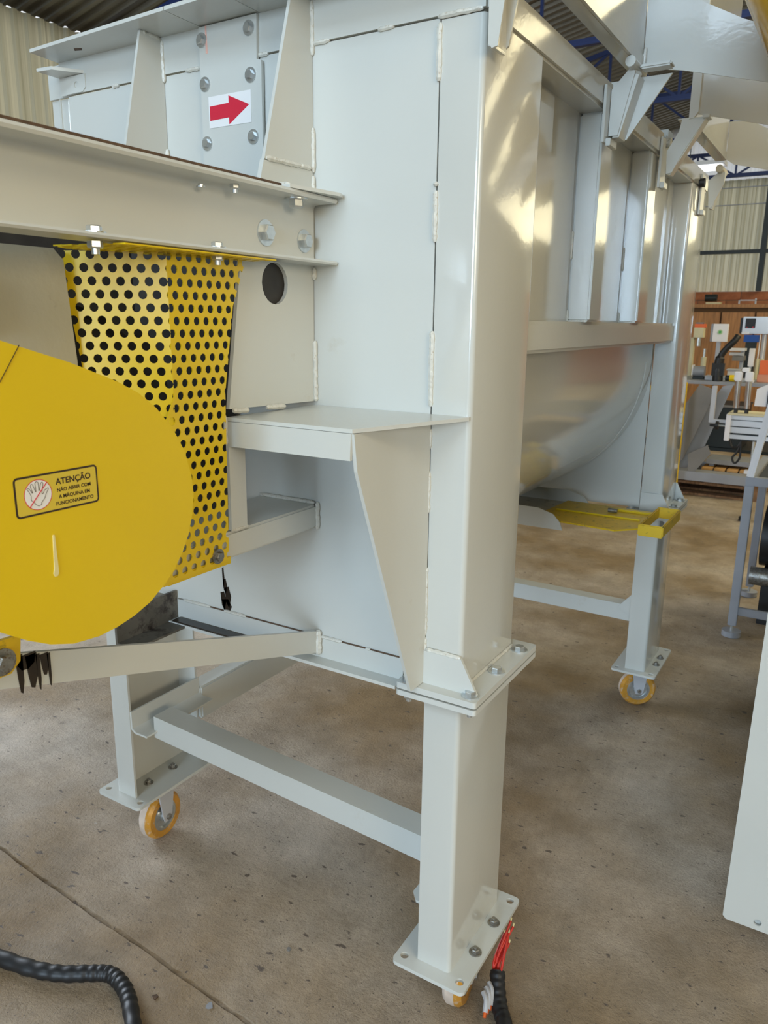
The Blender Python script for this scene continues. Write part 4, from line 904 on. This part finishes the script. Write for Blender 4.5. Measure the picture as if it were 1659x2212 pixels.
prop('brass_fitting', 'small cream valve body on the bench beside the cream dispenser', 'valve', [('@body', (-.77, 6.9, T), (-.77, 6.9, 1.12), .025, CREAMP), ('@neck', (-.77, 6.9, 1.12), (-.77, 6.9, 1.2), .012, ZINC)])
prop('plate_parts', 'pale machined blocks scattered on the front of the bench', 'parts', [('block', (-.40, 6.46, T), (-.33, 6.53, .96), STEELW), ('block', (-.32, 6.42, T), (-.26, 6.5, .95), PLAST)])
uq = root('hanging_spoons', (-.27, 6.95, 1.25), 'pair of white dosing cones on thin rods at the right of the blue box', 'tool')
for xx in (-.30, -.262): cyl('rod', (xx, 6.9, 1.12), (xx, 6.9, 1.34), .005, PLAST, uq); cyl('cone', (xx, 6.9, T), (xx, 6.9, 1.12), .018, CREAMP, uq)
# yellow frame glimpsed beside the far column
yf = root('yellow_stand', (-.7, 5.7, 0), 'thin yellow steel stand just right of the far column', 'stand')
bx('post', (-.70, 5.62, 0), (-.67, 5.65, .96), YELW, yf); bx('rail', (-1.2, 5.62, .88), (-.70, 5.65, .92), YELW, yf); bx('post', (-1.2, 5.62, 0), (-1.17, 5.65, .88), YELW, yf)
un = root('parts_crate', (-.6, 6.2, 0), 'dark clutter of boxed parts under the bench', 'crate')
bx('crate', (-.75, 6.42, .334), (-.30, 6.9, .70), DSTEEL, un); bx('crate_rim', (-.76, 6.41, .70), (-.29, 6.91, .72), DGREY, un)

cb = root('wooden_cabinet', (-.6, 11.1, 0), 'low brown wooden cupboard with plain doors against the brick wall', 'cabinet')
bx('body', (-2.6, 10.955, .05), (1.0, 11.45, 1.66), mat('door_gap_shade', (.10, .05, .02), .8), cb); bx('top_board', (-2.65, 10.92, 1.66), (1.05, 11.47, 1.71), WOODC, cb)  # dark body paints shadow into the gaps between the doors
for i in range(8):
    xx = -2.58 + i * .445; bx('door', (xx, 10.925, .12), (xx + .422, 10.952, 1.60), WOODC, cb, bev=.004)
bx('plinth', (-2.55, 10.98, 0), (.95, 11.4, .05), DSTEEL, cb)
prop('bench_grinder', 'dark hand tool on the left end of the wooden cupboard', 'tool', [('@body', (-1.52, 11.1, 1.80), (-1.36, 11.1, 1.80), .05, DSTEEL), ('base', (-1.50, 11.05, 1.711), (-1.30, 11.2, 1.74), CREAMP)])
prop('wire_rack', 'small grey wire handle on the wooden cupboard', 'rack', [('foot', (-1.06, 11.0, 1.711), (-1.04, 11.02, 1.77), STEELW), ('foot', (-.85, 11.0, 1.711), (-.83, 11.02, 1.79), STEELW), ('bar', (-1.06, 11.0, 1.755), (-.83, 11.02, 1.77), STEELW)])

# loose bits on the floor
for nm, x, y, r_, mm, lab in (('leaf_scrap', -.583, -.235, .008, RUST, 'small dark brown leaf scrap on the floor right of the cable bend'), ('pebble', -.42, .02, .006, DGREY, 'tiny grey pebble on the floor below the cross bar'), ('pebble', -.47, -.19, .010, STEELG, 'flat grey chip lying next to the floor joint')):
    bm = bmesh.new(); kk = random.Random(x); n = 7
    extr(bm, 2, .0, .003, [(x + r_ * kk.uniform(.5, 1.1) * math.cos(i * math.tau / n), y + r_ * kk.uniform(.5, 1.1) * math.sin(i * math.tau / n)) for i in range(n)])
    o = obj(nm, bm, mm, bev=.0006); o['label'] = lab; o['category'] = 'debris'
